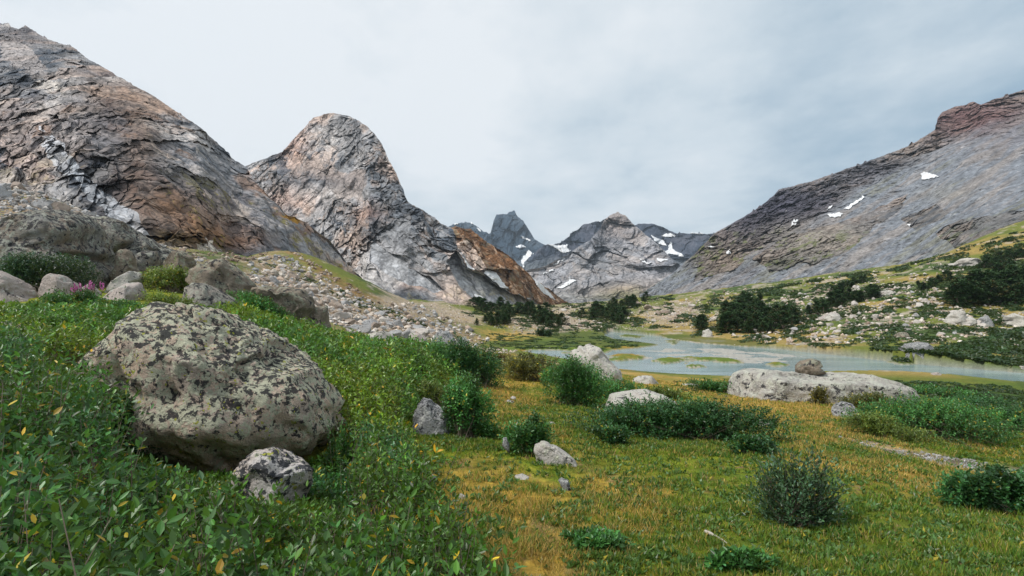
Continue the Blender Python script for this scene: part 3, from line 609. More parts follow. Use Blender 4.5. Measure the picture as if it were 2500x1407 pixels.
# ------------------------------------------------------------------ snow patches lying on the slopes
def mat_snow():
    k = N('snow'); tc = k.n('ShaderNodeTexCoord').outputs['Object']
    c = k.mixc(k.ramp(k.noise(tc, .12, 8, .7), .38, .66), (.80, .82, .84), (.52, .52, .53))
    b = k.n('ShaderNodeBump', {'Height': k.noise(tc, .3, 5, .6), 'Strength': .3, 'Distance': 1.}).outputs[0]
    return k.done(k.n('ShaderNodeBsdfPrincipled', {'Base Color': c, 'Roughness': .7, 'Normal': b}).outputs[0])
SNOW = mat_snow()
def snow(mt, poly, label, group=None):
    q, u, v = MT[mt]; nv, nu = u.shape
    s = q.copy()
    for _ in range(3):
        s[1:-1, 1:-1] = (s[1:-1, 1:-1]*2+s[:-2, 1:-1]+s[2:, 1:-1]+s[1:-1, :-2]+s[1:-1, 2:])/6
    pr = np.array(poly, float); lo, hi = pr.min(0)-8, pr.max(0)+8
    bx = (u > lo[0]) & (u < hi[0]) & (v > lo[1]) & (v < hi[1]); ins = np.zeros(u.shape, bool); ub, vb = u[bx], v[bx]
    n = fbm(np.stack([ub, vb, 0*ub], -1), 9., 4, .6, 3); ins[bx] = pip(ub+n*7, vb+n*4.5, poly)
    f = gridfaces(nv, nu)[:, ::-1]; f = f[ins.ravel()[f].sum(1) >= 3]
    if not len(f): return None
    used = np.unique(f); mp = np.full(nv*nu, -1); mp[used] = np.arange(len(used)); f2 = mp[f]
    pts = s.reshape(-1, 3)[used]; vw = unit(pts-[0, 0, H]); off = pts[:, 1:2]*.0022
    top = pts-vw*off+[0, 0, 1]*off*.7; bot = pts+vw*off*2
    ed = np.concatenate([f2[:, [0, 1]], f2[:, [1, 2]], f2[:, [2, 3]], f2[:, [3, 0]]]); key = np.sort(ed, 1)
    _, inv, cnt = np.unique(key, axis=0, return_inverse=True, return_counts=True); be = ed[cnt[inv.ravel()] == 1]; m = len(pts)
    side = np.stack([be[:, 1], be[:, 0], be[:, 0]+m, be[:, 1]+m], 1)
    ctr = pts.mean(0); V = np.concatenate([top, bot])-ctr
    return tag(link('snow_patch', mesh_of('snow_patch', V, [f2, side, f2[:, ::-1]+m], SNOW, None, True), loc=ctr), label, 'snow', group or 'old snow patches on the slopes')
SN = [('dome_mountain',[(1108,606),(1116,610),(1140,640),(1165,660),(1192,670),(1188,674),(1160,664),(1132,645)],'long thin snow band curving down the gully above the grey scree fan'),
 ('dome_mountain',[(1186,668),(1196,662),(1218,668),(1226,682),(1240,700),(1252,712),(1236,706),(1210,692)],'broad snow wedge between the grey scree fan and the rust brown spur'),
 ('dome_mountain',[(1298,676),(1310,688),(1335,712),(1358,730),(1350,732),(1325,718),(1308,698)],'slim snow strip on the right side of the rust brown spur'),
 ('dome_mountain',[(1158,724),(1172,722),(1176,728),(1162,730)],'tiny snow scrap at the foot of the grey scree fan'),
 ('pointed_peak',[(1430,688),(1398,679)][:0] or [(1358,706),(1372,704),(1396,690),(1404,682),(1392,680),(1380,692)],'slanting snow patch low on the left flank of the pointed grey peak'),
 ('pointed_peak',[(1326,676),(1340,668),(1338,664),(1326,672)],'short snow dash below the saddle left of the pointed peak'),
 ('pointed_peak',[(1343,668),(1356,664),(1358,658),(1346,662)],'second short snow dash just right of another, under the saddle'),
 ('pointed_peak',[(1352,648),(1384,632),(1382,630),(1356,643)],'thin diagonal snow line on the left shoulder of the pointed peak'),
 ('pointed_peak',[(1558,630),(1575,640),(1600,642),(1582,646),(1565,640)],'small snow streak right of the pointed peak, at mid height'),
 ('pointed_peak',[(1601,629),(1615,634),(1636,637),(1616,641),(1605,636)],'short snow blotch below the forked snowfield in the cirque'),
 ('cirque_ridge',[(1334,598),(1345,600),(1384,597),(1387,606),(1394,609),(1378,620),(1368,617),(1352,606)],'wide snowfield filling the saddle beside the dark jagged ridge'),
 ('cirque_ridge',[(1590,574),(1600,580),(1622,590),(1627,603),(1612,600),(1597,588)],'sloping snowfield just right of the pointed peak below the dark crest'),
 ('cirque_ridge',[(1613,578),(1622,572),(1640,570),(1652,574),(1640,580),(1625,580)],'two lobed snow patch close under the low dark crest'),
 ('cirque_ridge',[(1615,616),(1632,612),(1636,596),(1642,594),(1642,610),(1660,618),(1672,632),(1660,628),(1640,620),(1625,622)],'forked snowfield with three arms in the middle of the cirque'),
 ('cirque_ridge',[(1676,569),(1700,570),(1716,571),(1716,574),(1690,575)],'flat snow cornice along the skyline of the low col'),
 ('scree_mountain',[(1722,600),(1740,602),(1750,606),(1735,606)],'thin snow dash below the col at the left end of the scree mountain'),
 ('tower_peak',[(1258,602),(1275,599),(1283,605),(1268,608)],'small round snow patch under the dark twin tower'),
 ('tower_peak',[(1272,632),(1290,612),(1300,624),(1288,640),(1282,655),(1274,655)],'upright snow patch with a tail below the dark tower'),
 ('tower_peak',[(1302,625),(1316,618),(1322,628),(1308,629)],'little snow patch right of the upright snowfield'),
 ('tower_peak',[(1320,632),(1350,624),(1366,622),(1360,630),(1338,635)],'broad flat snow patch under the saddle'),
 ('tower_peak',[(1282,654),(1310,645),(1340,645),(1356,636),(1340,652),(1310,656)],'long low snow streak at the bottom of the tower basin'),
 ('tower_peak',[(1275,578),(1296,588),(1294,591),(1276,583)],'narrow snow ledge on the right side of the dark tower'),
 ('tower_peak',[(1108,548),(1120,545),(1118,549),(1109,552)],'snow fleck on the left end of the small dark peak'),
 ('tower_peak',[(1151,544),(1156,546),(1152,550)],'snow fleck on top of the small dark peak'),
 ('tower_peak',[(1163,556),(1172,562),(1178,570),(1170,566)],'snow line down the right side of the small dark peak'),
 ('scree_mountain',[(2248,428),(2262,424),(2280,424),(2290,430),(2275,434),(2252,438)],'bright snow patch high on the grey scree, nearest the big red crag'),
 ('scree_mountain',[(2060,512),(2068,502),(2105,478),(2108,481),(2090,498),(2072,512)],'long slanting snow bar in a gully of the scree mountain'),
 ('scree_mountain',[(2020,526),(2045,522),(2058,523),(2045,530),(2026,533)],'flat snow patch just below the long slanting snow bar'),
 ('scree_mountain',[(2014,516),(2030,505),(2034,504),(2022,515)],'thin snow sliver left of the long slanting snow bar'),
 ('scree_mountain',[(1926,553),(1932,546),(1948,538),(1950,541),(1938,552)],'short slanting snow patch on the dark crag face'),
 ('scree_mountain',[(1771,619),(1786,612),(1787,622),(1775,625)],'small square snow patch on the tan rock knob below the col'),
 ('scree_mountain',[(2212,548),(2222,546),(2218,553)],'tiny snow spot in the middle of the grey scree slope'),
]
for a in SN: snow(*a)
# ------------------------------------------------------------------ boulders
def ico(n):
    bm = bmesh.new(); bmesh.ops.create_icosphere(bm, subdivisions=n, radius=1)
    V = np.array([v.co[:] for v in bm.verts]); Fc = np.array([[v.index for v in f.verts] for f in bm.faces]); bm.free()
    return unit(V), Fc
ICO = {n: ico(n) for n in (1, 2, 3, 4, 5, 6)}
FOOT = []       # (x, y, rx, ry) footprints that plants keep clear of
def rock_shape(poly, Y, depth, res, seed, rough, facets=16, cut=(.74, .93), box=(.52, .65), lump=.6, joint=.42, jamp=.13):
    poly = np.array(poly, float); x = (poly[:, 0]-CX)/F*Y; z = H+(VH-poly[:, 1])/F*Y
    cx, cz = (x.min()+x.max())/2, .55*z.min()+.45*z.max()
    pts = np.concatenate([np.linspace([x[i], z[i]], [x[(i+1) % len(x)], z[(i+1) % len(x)]], 14, endpoint=False) for i in range(len(x))])-[cx, cz]
    th = np.arctan2(pts[:, 1], pts[:, 0]); rr = np.hypot(*pts.T); o = np.argsort(th); th, rr = th[o], rr[o]
    th = np.r_[th-2*math.pi, th, th+2*math.pi]; rr = np.r_[rr, rr, rr]
    d, fc = ICO[res]; t = np.arctan2(d[:, 2], d[:, 0]); s = np.hypot(d[:, 0], d[:, 2]); Rt = np.interp(t, th, rr)
    D = depth*(x.max()-x.min())/2
    p = np.stack([Rt*s**box[0]*np.cos(t), D*np.sign(d[:, 1])*np.abs(d[:, 1])**box[1], Rt*s**box[0]*np.sin(t)], 1)
    g = np.random.default_rng(seed)
    for k in range(facets):
        m = unit(g.normal(size=3)*[1, 1.2, .9]+[0, -.6, .35]); h = p@m; q = h.max()*g.uniform(*cut)
        p = p-np.outer(np.maximum(h-q, 0)*.9, m)
    lo = np.clip(-p[:, 2]/max(-p[:, 2].min(), 1e-6), 0, 1); p[:, 1] *= 1+.45*lo; p[:, 0] *= 1+.06*lo; p[:, 2] = np.where(p[:, 2] < 0, p[:, 2]*1.6, p[:, 2])
    W = (x.max()-x.min()); n = unit(p/[W/2, max(D, .01), W/2]); q = p/W
    nz = fbm(q, .32, 6, .55, seed)*lump+fbm(q, .2, 6, .62, seed+7, 'b')*.7+fbm(q*[1, 1, 2.5], .11, 4, .6, seed+9, 'b')*.3
    jc, _ = cells(q+fbm(q, .4, 2, .5, seed+3)[:, None]*.06, joint, seed % 50); p = p+n*(nz*rough*W+jc*joint*W*jamp)[:, None]
    return p, fc, cx, cz, W, D
def rock(poly, label, mat, Y=None, depth=.8, res=4, seed=0, rough=.07, name='boulder', cat='boulder', group=None, foot=True, vb=None, undercut=0., **kw):
    pa = np.array(poly, float); um = (pa[:, 0].min()+pa[:, 0].max())/2
    if Y is None: Y = float(hit(um, vb or pa[:, 1].max()-4)[0])
    p, fc, cx, cz, W, D = rock_shape(poly, Y, depth, res, seed, rough, **kw)
    yc = Y+D*.55; uc = (pa[:, 0].max()+pa[:, 0].min())/2; vc = .5*pa[:, 1].max()+.5*pa[:, 1].min()
    if undercut:
        hz = (p[:, 2]-p[:, 2].min())/np.ptp(p[:, 2]); p[:, 1] += np.where(p[:, 1] < D*.3, D*undercut*sst(.46, .22, hz+.05*fbm(p, .5, 3, .5, seed)), 0)
    dn = np.concatenate([np.linspace(pa[q], pa[(q+1) % len(pa)], 14, endpoint=False) for q in range(len(pa))])-[uc, vc]
    ta = np.arctan2(-dn[:, 1], dn[:, 0]); od = np.argsort(ta); ta = ta[od]; tr = np.hypot(*dn.T)[od]; ta = np.r_[ta-2*math.pi, ta, ta+2*math.pi]; tr = np.r_[tr, tr, tr]
    cx = (uc-CX)/F*yc; cz = H+(VH-vc)/F*yc; p[:, 2] -= (p[:, 2].max()+p[:, 2].min())/2
    for it in range(3):         # hold the outline that was measured
        uu, vv = proj(p+[cx, yc, cz]); a = np.arctan2(-(vv-vc), uu-uc); r = np.hypot(uu-uc, vv-vc); nb = 40; b = ((a+math.pi)/(2*math.pi)*nb).astype(int) % nb
        mx = np.zeros(nb); np.maximum.at(mx, b, r); bc = (np.arange(nb)+.5)/nb*2*math.pi-math.pi
        f = np.interp(bc, ta, tr)/np.maximum(mx, 1e-6); f = np.where(np.sin(bc) < -.35, 1., np.clip(f, .5, 2.)); f = np.interp(a, np.r_[bc-2*math.pi, bc, bc+2*math.pi], np.r_[f, f, f]); p[:, 0] *= f; p[:, 2] *= f
    me = mesh_of(name, p-[0, 0, p[:, 2].min()], [fc], mat, None, True)
    o = link(name, me, loc=(cx, Y+D*.55, cz+p[:, 2].min())); tag(o, label, cat, group)
    if foot: FOOT.append((cx, Y+D*.55, W*.5, D))
    return o
GRAN = mat_rock('lichen_granite', (.66,.51,.39), (.52,.43,.36), .52, .68, .47, 2.6, 1., upbias=.6, palecol=(.62,.63,.47), grainc=(.15, 1.75))
GRAN2 = mat_rock('spotted_granite', (.66,.63,.61), (.58,.50,.45), .60, .36, .55, 2.4, .8, upbias=.1, darkcol=(.03,.035,.045))
DARKR = mat_rock('dark_granite', (.235,.23,.215), (.27,.215,.165), .5, .5, 0, 1.2, .8, palecol=(.36,.37,.31), streak=.55)
BRNR = mat_rock('brown_granite', (.21,.175,.135), (.30,.245,.19), .38, .45, .0, .8, .75, palecol=(.33,.33,.25), streak=.35)
PINKR = mat_rock('pale_pink_granite', (.45,.39,.355), (.36,.31,.28), .25, .25, 0, .9, .6, palecol=(.47,.47,.42))
PALER = mat_rock('pale_granite', (.52,.49,.45), (.42,.39,.355), .26, .34, 0, 1.3, .65, palecol=(.5,.5,.42))
GREYR = mat_rock('grey_granite', (.36,.365,.37), (.28,.28,.285), .45, .4, 0, 2.6, .9, palecol=(.55,.55,.52))
GRANM = mat_rock('grey_brown_granite', (.34,.31,.27), (.27,.24,.21), .4, .45, 0, 1.2, .8, palecol=(.42,.42,.35))
FLATR = mat_rock('flat_rock_granite', (.52,.485,.43), (.40,.38,.35), .5, .5, 0, .9, .8, palecol=(.58,.58,.5), streak=.5, darkup=-1.6)

rock([(255,1160),(262,1060),(300,990),(318,930),(300,880),(256,850),(258,815),(280,785),(325,757),(365,737),(405,730),(450,733),(490,738),(550,757),(640,795),(700,825),(755,862),(765,885),(795,905),(825,940),(845,985),(848,1030),(838,1085),(800,1110),(740,1120),(640,1165),(520,1185),(380,1180)],
  'largest foreground boulder, rounded and crusted with pale green and black lichen', GRAN, 5.7, .8, 6, 3, .06, facets=12, cut=(.76, .92), box=(.6, .7), lump=.8, undercut=.5, joint=.3)
rock([(165,990),(168,915),(185,890),(215,860),(250,825),(285,800),(330,820),(350,900),(340,1000),(250,1040)],
  'sloping grey slab leaning behind the left end of the largest lichen boulder', GRAN, 7.2, .8, 5, 12, .05)
rock([(560,1215),(566,1155),(590,1122),(620,1101),(665,1090),(702,1098),(740,1120),(767,1145),(764,1185),(740,1225),(690,1250),(620,1250)],
  'small boulder with black and yellow lichen in the willows before the largest boulder', GRAN2, 4.2, .9, 5, 21, .05, facets=6)
rock([(-70,800),(-20,783),(20,783),(55,795),(85,815),(102,838),(60,860),(-20,860),(-70,850)], 'dark rounded rock poking from the willows at the left edge of the photo', GRAN, 8.2, .9, 4, 5, .05)
rock([(-50,960),(-20,932),(15,935),(38,948),(36,985),(10,1005),(-40,1005)], 'black spotted grey rock low in the willows at the left edge', GRAN2, 5.2, .9, 4, 6, .05)
# the cluster below the left wall
rock([(-70,640),(-60,560),(-5,536),(19,522),(54,514),(128,511),(192,514),(230,528),(256,553),(266,578),(277,603),(284,640),(275,668),(250,690),(200,706),(100,705),(-40,700)],
  'huge dark grey boulder with a rounded top below the left rock wall', DARKR, 20, .8, 6, 31, .03, cut=(.82, .95), box=(.45, .5), jamp=.05)
rock([(215,600),(222,530),(255,526),(300,540),(347,570),(352,588),(300,610)], 'low dark slab sloping away behind the huge dark boulder', DARKR, 26, .9, 4, 32, .04)
rock([(270,640),(274,573),(310,569),(350,573),(374,586),(392,600),(440,612),(470,626),(484,642),(450,662),(380,668),(300,660)], 'long dark slab with a stepped top right of the huge dark boulder', DARKR, 27, .7, 5, 33, .05)
rock([(280,690),(281,625),(288,610),(303,607),(320,612),(331,625),(335,652),(325,680)], 'upright rounded grey block wedged against the right side of the huge dark boulder', BRNR, 22, .9, 4, 34, .045)
rock([(326,670),(328,622),(350,612),(385,615),(392,640),(385,668),(350,676)], 'dark square block between the rounded block and the leafy green shrub', DARKR, 24, .9, 4, 35, .05)
rock([(400,680),(398,640),(420,612),(445,612),(472,628),(480,650),(460,680)], 'brown faced block at the right end of the long dark slab', BRNR, 25.5, .9, 4, 39, .05)
rock([(-60,760),(-55,665),(0,659),(20,668),(60,688),(85,713),(104,740),(100,770)], 'pale pinkish boulder at the far left under the dark conifer shrub', PINKR, 14.5, .8, 5, 36, .05)
rock([(90,765),(94,715),(105,677),(120,666),(160,674),(190,693),(212,716),(215,760)], 'pale pinkish boulder second from the left, beside the pink flowers', PINKR, 15.5, .8, 4, 37, .05)
rock([(198,750),(200,702),(215,693),(235,702),(249,717),(244,750)], 'little pink rock between two pale boulders behind the pink flowers', PINKR, 16, .9, 4, 38, .05)
rock([(255,720),(258,703),(288,676),(314,662),(345,664),(354,682),(340,715)], 'flat topped pale rock behind the wedge shaped pink boulder', PALER, 18, .8, 4, 41, .05)
rock([(225,770),(236,738),(270,710),(318,688),(345,690),(359,715),(362,770)], 'wedge shaped pale pink boulder between the pink flowers and the green shrub', PINKR, 15.2, .8, 4, 42, .05)
rock([(450,690),(458,662),(475,645),(510,634),(545,631),(562,640),(590,660),(620,688),(628,700),(615,742),(570,755),(520,735),(490,715)], 'big brown boulder with an overhanging nose and pale top, right of the green shrub', BRNR, 17.5, .8, 5, 43, .05)
rock([(436,770),(446,720),(450,700),(470,689),(500,691),(540,709),(578,732),(590,770)], 'grey sloping boulder lying in front of the big brown boulder', GRANM, 15.5, .75, 4, 44, .045)
rock([(600,765),(604,732),(615,699),(650,696),(692,699),(742,704),(767,730),(772,752),(752,790),(700,800),(640,775)], 'blocky brown boulder with a shadowed hollow, right of the overhanging boulder', BRNR, 17.5, .7, 5, 45, .06)
rock([(424,690),(428,674),(445,659),(463,664),(470,690)], 'small pale rock behind the yellow green shrub', PALER, 22, .9, 3, 46, .05)
rock([(726,800),(733,769),(745,759),(775,747),(801,744),(805,790),(795,815),(750,812)], 'pointed tan boulder alone at the upper edge of the willows', BRNR, 18.5, .9, 4, 47, .05)
rock([(876,850),(884,831),(900,815),(935,807),(957,815),(968,830),(960,850)], 'whitish rounded rock half sunk in the willows', PALER, 20.5, .9, 4, 48, .04)
rock([(994,835),(998,815),(1020,811),(1042,826),(1052,862),(1030,870)], 'pale slanting rock at the top of the willows beside two grey boulders', PINKR, 24, .9, 4, 49, .05)
rock([(1046,845),(1053,834),(1066,811),(1090,807),(1110,825),(1114,850),(1080,856)], 'grey boulder at the foot of the scree, right of the pale slanting rock', GREYR, 28, .9, 4, 50, .06)
rock([(1068,850),(1074,836),(1088,832),(1100,838),(1104,852)], 'little grey rock at the foot of the grey boulder', GREYR, 26.5, .9, 3, 51, .05)
# the meadow
rock([(1380,925),(1388,885),(1392,858),(1412,845),(1440,839),(1465,849),(1490,879),(1516,903),(1522,925),(1450,940)], 'pale boulder with a slanting right side standing by the river', PALER, 22, .85, 5, 52, .05, cut=(.9, .98))
rock([(1470,1020),(1479,988),(1490,958),(1530,951),(1575,949),(1620,964),(1660,984),(1688,1012),(1680,1050),(1480,1050)], 'low pale rounded boulder behind the wide dark willow shrub', PALER, 11.5, .9, 5, 53, .045)
rock([(1005,1050),(1008,1012),(1028,972),(1045,969),(1072,990),(1092,1008),(1104,1027),(1100,1062),(1072,1085),(1022,1085)], 'fractured grey block at the edge of the willows, shrub on its right', GREYR, 7.9, 1., 5, 54, .07, facets=10, cut=(.82, .95))
rock([(1300,1095),(1311,1080),(1330,1074),(1362,1089),(1402,1119),(1422,1145),(1424,1170),(1402,1180),(1360,1168),(1315,1150)], 'smooth pale elongated rock slanting down beside a little shrub', PALER, 6.4, .55, 5, 55, .025, facets=3, cut=(.92, .99))
rock([(1226,1095),(1228,1070),(1236,1066),(1244,1085),(1244,1108)], 'small grey upright stone at the left of the little shrub', GREYR, 6.7, .8, 3, 56, .06)
rock([(1250,1176),(1258,1160),(1275,1156),(1292,1164),(1296,1186),(1262,1190)], 'low white stone in the grass below the smooth elongated rock', PALER, 5.7, .9, 4, 57, .06, name='stone', cat='stone')
rock([(1362,1172),(1370,1166),(1388,1172),(1396,1208),(1378,1206)], 'tilted blue grey stone in the grass under the smooth elongated rock', GREYR, 5.4, .7, 4, 58, .05, name='stone', cat='stone')
rock([(1043,1172),(1050,1157),(1062,1158),(1067,1172),(1060,1186),(1048,1185)], 'small round grey stone against the edge of the willows', GREYR, 5.6, .9, 3, 59, .05, name='stone', cat='stone')
rock([(1118,1215),(1124,1204),(1136,1210),(1138,1222),(1126,1226)], 'tiny tan stone in the dry grass below the round grey stone', PALER, 5., .9, 3, 60, .05, name='stone', cat='stone')
rock([(1114,975),(1120,952),(1132,950),(1142,962),(1142,985),(1125,990)], 'grey pointed stone between the willows and the golden grass', GREYR, 12, .9, 3, 61, .06)
rock([(1336,1032),(1350,1030),(1368,1044),(1362,1052),(1342,1046)], 'flat pale stone in the grass above the little shrub', PALER, 9.5, .9, 3, 62, .04, name='stone', cat='stone')
rock([(1228,982),(1242,976),(1256,980),(1254,988),(1232,988)], 'flat white stone in the golden grass', PALER, 12.6, .9, 3, 63, .04, name='stone', cat='stone')
rock([(1244,972),(1252,967),(1260,970),(1258,976)], 'smaller white stone just behind the flat white stone', PALER, 13.4, .9, 3, 64, .04, name='stone', cat='stone')
rock([(1635,965),(1641,945),(1664,936),(1700,938),(1722,946),(1730,970),(1690,975)], 'low whitish rock on the sandy ground left of the long flat topped rock', PALER, 24, .8, 4, 65, .04)
rock([(1540,945),(1545,925),(1560,917),(1590,917),(1607,934),(1612,955),(1570,958)], 'small round topped pale rock behind the low pale boulder', PALER, 22, .9, 4, 66, .05)
rock([(1826,1032),(1835,1022),(1862,1026),(1888,1034),(1880,1042),(1845,1042)], 'flat pale stone at the right tip of the wide dark willow shrub', PALER, 10.5, .6, 3, 67, .03, name='stone', cat='stone')
rock([(2028,1005),(2034,988),(2055,979),(2080,985),(2096,1005),(2098,1022),(2060,1030),(2036,1020)], 'angular white and black rock in front of the long flat topped rock', GREYR, 13.5, .9, 4, 68, .07, facets=10)
rock([(2330,1000),(2340,988),(2362,985),(2384,992),(2384,1005),(2350,1010)], 'little pale rock at the right end of the long flat topped rock', PALER, 17, .9, 3, 69, .05)
rock([(2462,1030),(2470,1020),(2490,1022),(2494,1036),(2475,1040)], 'grey stone among the willows near the right edge', GREYR, 14, .9, 3, 70, .05)

def flat_rock():
    # long low block, level top that tilts gently to the right, steep front
    Y0 = 19.2; xl, xr = (1813-CX)/F*Y0, (2330-CX)/F*17.6
    L = xr-xl; d, fc = ICO[6]
    e = 5.; q = d/((np.abs(d)**e).sum(1)**(1/e))[:, None]
    x, y, z = q.T
    s = (x+1)/2
    X = (s-.5)*L
    width = 3.3-1.5*s
    Yd = y*width*.5+.1*np.sin(s*9)*(y < 0)
    top = 1.28-.40*s-.12*sst(.8, 1, s); yfront = -.9*s
    Z = np.where(z > 0, z*top*(1+.05*np.sin(x*5)), z*.6)-.1*sst(.6, 1., np.abs(x))*(z > 0)-.12*(y < -.4)*z
    p = np.stack([X+.12*z, Yd+yfront, Z], 1)
    n = unit(q); g = np.random.default_rng(5)
    for k in range(9):
        m = unit(np.array([g.normal()*.9, -abs(g.normal()), g.uniform(-.1, .5)])); h = p@m; t = h.max()*g.uniform(.9, .98); p = p-np.outer(np.maximum(h-t, 0)*.8, m)
    p = p+n*(fbm(p, 1.6, 6, .55, 77)*.16+fbm(p*[1, 1, 2.2], .7, 5, .6, 78, 'b')*.10)[:, None]
    me = mesh_of('flat_topped_rock', p+[0, 0, .6], [fc], FLATR, None, True)
    zb = float(ground(np.array([xl+L*.35]), np.array([19.]), False)[0])
    o = link('flat_topped_rock', me, loc=(xl+L/2, 19.9, H-19.2*178/F-.98-.6)); tag(o, 'long flat topped pale rock slab in the meadow with a round boulder on it', 'boulder')
    FOOT.append((xl+L/2, 19.9, L/2, 1.6))
flat_rock()
rock([(1940,905),(1941,890),(1954,880),(1980,875),(2002,880),(2010,893),(2006,910),(1960,912)], 'round tan boulder perched on top of the long flat topped rock', BRNR, 19.6, .9, 5, 71, .05, name='perched_boulder', foot=False)

# far boulders beyond the river
for pl_, lb, mt, dp in [([(2186,874),(2192,852),(2205,840),(2240,835),(2265,836),(2282,850),(2284,872),(2230,878)],'large pale boulder with a split right end on the far river bank',GREYR,.8),
 ([(2176,840),(2180,820),(2195,811),(2215,812),(2224,825),(2222,843)],'grey square boulder just behind the large split boulder',BRNR,.9),
 ([(2420,908),(2440,893),(2480,888),(2540,892),(2550,914)],'broad low pinkish rock on the far bank at the right edge',PINKR,.6),
 ([(2308,888),(2322,878),(2340,880),(2350,892)],'small pinkish rock on the far bank right of the split boulder',PINKR,.8),
 ([(2186,892),(2192,882),(2215,880),(2226,884),(2222,893)],'flat whitish rock at the waterline below the split boulder',PALER,.8),
 ([(2308,790),(2316,768),(2335,757),(2356,760),(2362,780),(2352,796)],'rounded pale outcrop boulder under the dark trees, left one of three',PALER,.9),
 ([(2325,796),(2340,776),(2370,772),(2385,782),(2382,798)],'wide pale outcrop boulder under the dark trees, middle one of three',PALER,.9),
 ([(2446,800),(2452,772),(2475,764),(2500,772),(2506,798)],'pale dome shaped boulder under the dark trees at the right edge',PALER,.9),
 ([(2384,796),(2392,775),(2412,770),(2424,788),(2420,800)],'jagged white block between the outcrop boulders and the pale dome',GREYR,.9),
 ([(1713,826),(1715,808),(1730,803),(1740,812),(1738,824)],'whitish rock on the river bank left of the dark conifer thicket',PALER,.9),
 ([(1985,782),(2030,762),(2048,764),(2055,780),(2030,786)],'pale bedrock hump on the hillside right of the conifer thicket',PINKR,.8),
 ([(2010,778),(2025,766),(2050,768),(2056,784),(2020,788)],'pale bedrock knob at the right end of the bedrock hump',PALER,.8),
 ([(2125,725),(2140,712),(2175,708),(2190,715),(2180,728)],'pale rock rib high on the hillside below the scree',PALER,.8),
 ([(2310,655),(2345,632),(2385,628),(2400,640),(2360,658)],'pale bedrock slab at the top of the hillside under the scree',PALER,.8),
 ([(2480,900),(2490,893),(2510,896),(2512,906)],'tiny rock beside the broad low pinkish rock',PALER,.8),
 ([(2268,917),(2275,910),(2290,909),(2300,914),(2296,920)],'pinkish rock standing in the water of the near river arm',PINKR,.8),
 ([(2160,905),(2170,899),(2182,900),(2186,907)],'small pale rock standing in the water below the split boulder',PALER,.8)]:
    rock(pl_, lb, mt, None, dp, 4, vb=max(q[1] for q in pl_)-(16 if 'split' in lb or 'far bank' in lb else 4), seed=len(lb)*3+pl_[0][0] % 13, rough=.06)

# ------------------------------------------------------------------ loose rocks: prototypes, individuals, then the fine rubble
def proto_rock(seed, res=3):
    g = np.random.default_rng(seed); d, fc = ICO[res]; p = d*[1, g.uniform(.7, 1), g.uniform(.5, .8)]
    for k in range(11):
        m = unit(g.normal(size=3)); h = p@m; q = h.max()*g.uniform(.5, .85); p = p-np.outer(np.maximum(h-q, 0)*1., m)
    return p+d*(fbm(d*2, .9, 4, .6, seed)*.07)[:, None], fc
PROT = [proto_rock(200+k) for k in range(9)]
def in_px(polys, n, g, dens=None):
    out = []; A = np.array([abs(sum(q[i][0]*q[(i+1) % len(q)][1]-q[(i+1) % len(q)][0]*q[i][1] for i in range(len(q))))/2 for q in polys])
    for q, k in zip(polys, np.ceil(n*A/A.sum()).astype(int)):
        qa = np.array(q, float); lo, hi = qa.min(0), qa.max(0); got = []
        while sum(map(len, got)) < k:
            uv = g.uniform(lo, hi, (k*3, 2)); m = pip(uv[:, 0], uv[:, 1], q)
            if dens is not None: m &= g.random(len(uv)) < dens(uv[:, 0], uv[:, 1])
            got.append(uv[m])
        out.append(np.concatenate(got)[:k])
    return np.concatenate(out)
ROCKMATS = {'pale': PALER, 'pink': PINKR, 'grey': GREYR}
SMALL = {'pale': mat_rock('loose_pale_rock', (.50,.46,.42), (.40,.36,.33), .2, .1, 0, .8, .5, upbias=.2), 'grey': mat_rock('loose_grey_rock', (.36,.36,.36), (.28,.27,.265), .25, .2, 0, .8, .5, palecol=(.45,.45,.42), upbias=.2), 'tan': mat_rock('loose_tan_rock', (.38,.31,.255), (.29,.235,.2), .2, .1, 0, .8, .5, upbias=.2)}
_pm = {(k, m): mesh_of('loose_rock', PROT[k][0], [PROT[k][1]], SMALL[m], None, False) for k in range(9) for m in SMALL}
def ok_land(p): return (p[:, 2] > .2)
def scatter_rocks(polys, n, size, label, group, seed, mats, dens=None):
    g = np.random.default_rng(seed); uv = in_px(polys, n, g, dens); Y = hit(uv[:, 0], uv[:, 1])
    X = Y*(uv[:, 0]-CX)/F; Z = ground(X, Y)
    for i in range(len(uv)):
        if Y[i] > 400: continue
        s = size(g, uv[i])*Y[i]/F*.5
        o = link('loose_rock', _pm[(int(g.integers(9)), mats[int(g.integers(len(mats)))])], loc=(X[i], Y[i], Z[i]+s*.12))
        o.rotation_euler = (g.normal()*.35, g.normal()*.35, g.uniform(0, 6.28)); o.scale = (s*g.uniform(.9, 1.3), s*g.uniform(.9, 1.3), s*g.uniform(.8, 1.2))
        tag(o, label, 'rock', group)
logn = lambda lo, hi: (lambda g, uv: lo+(hi-lo)*g.random()**2.2)
T_NEAR = [(600,690),(680,650),(800,720),(900,770),(1000,795),(1110,810),(1080,830),(1000,815),(900,812),(810,790),(760,745),(690,705)]
scatter_rocks([T_NEAR], 80, logn(16, 50), 'loose angular block in the talus under the left rock wall', 'loose blocks in the left talus', 1, ['pale', 'grey', 'tan'])
scatter_rocks([[(-20,435),(60,440),(210,520),(250,545),(120,515),(0,520)]], 30, logn(22, 75), 'loose slab in the block field above the huge dark boulder', 'slabs above the huge dark boulder', 2, ['grey', 'tan'])
scatter_rocks([[(820,800),(1160,835),(1140,850),(1000,830),(860,820)]], 22, logn(16, 55), 'rock in the row along the upper edge of the willows', 'rocks along the upper edge of the willows', 12, ['pale', 'grey'])
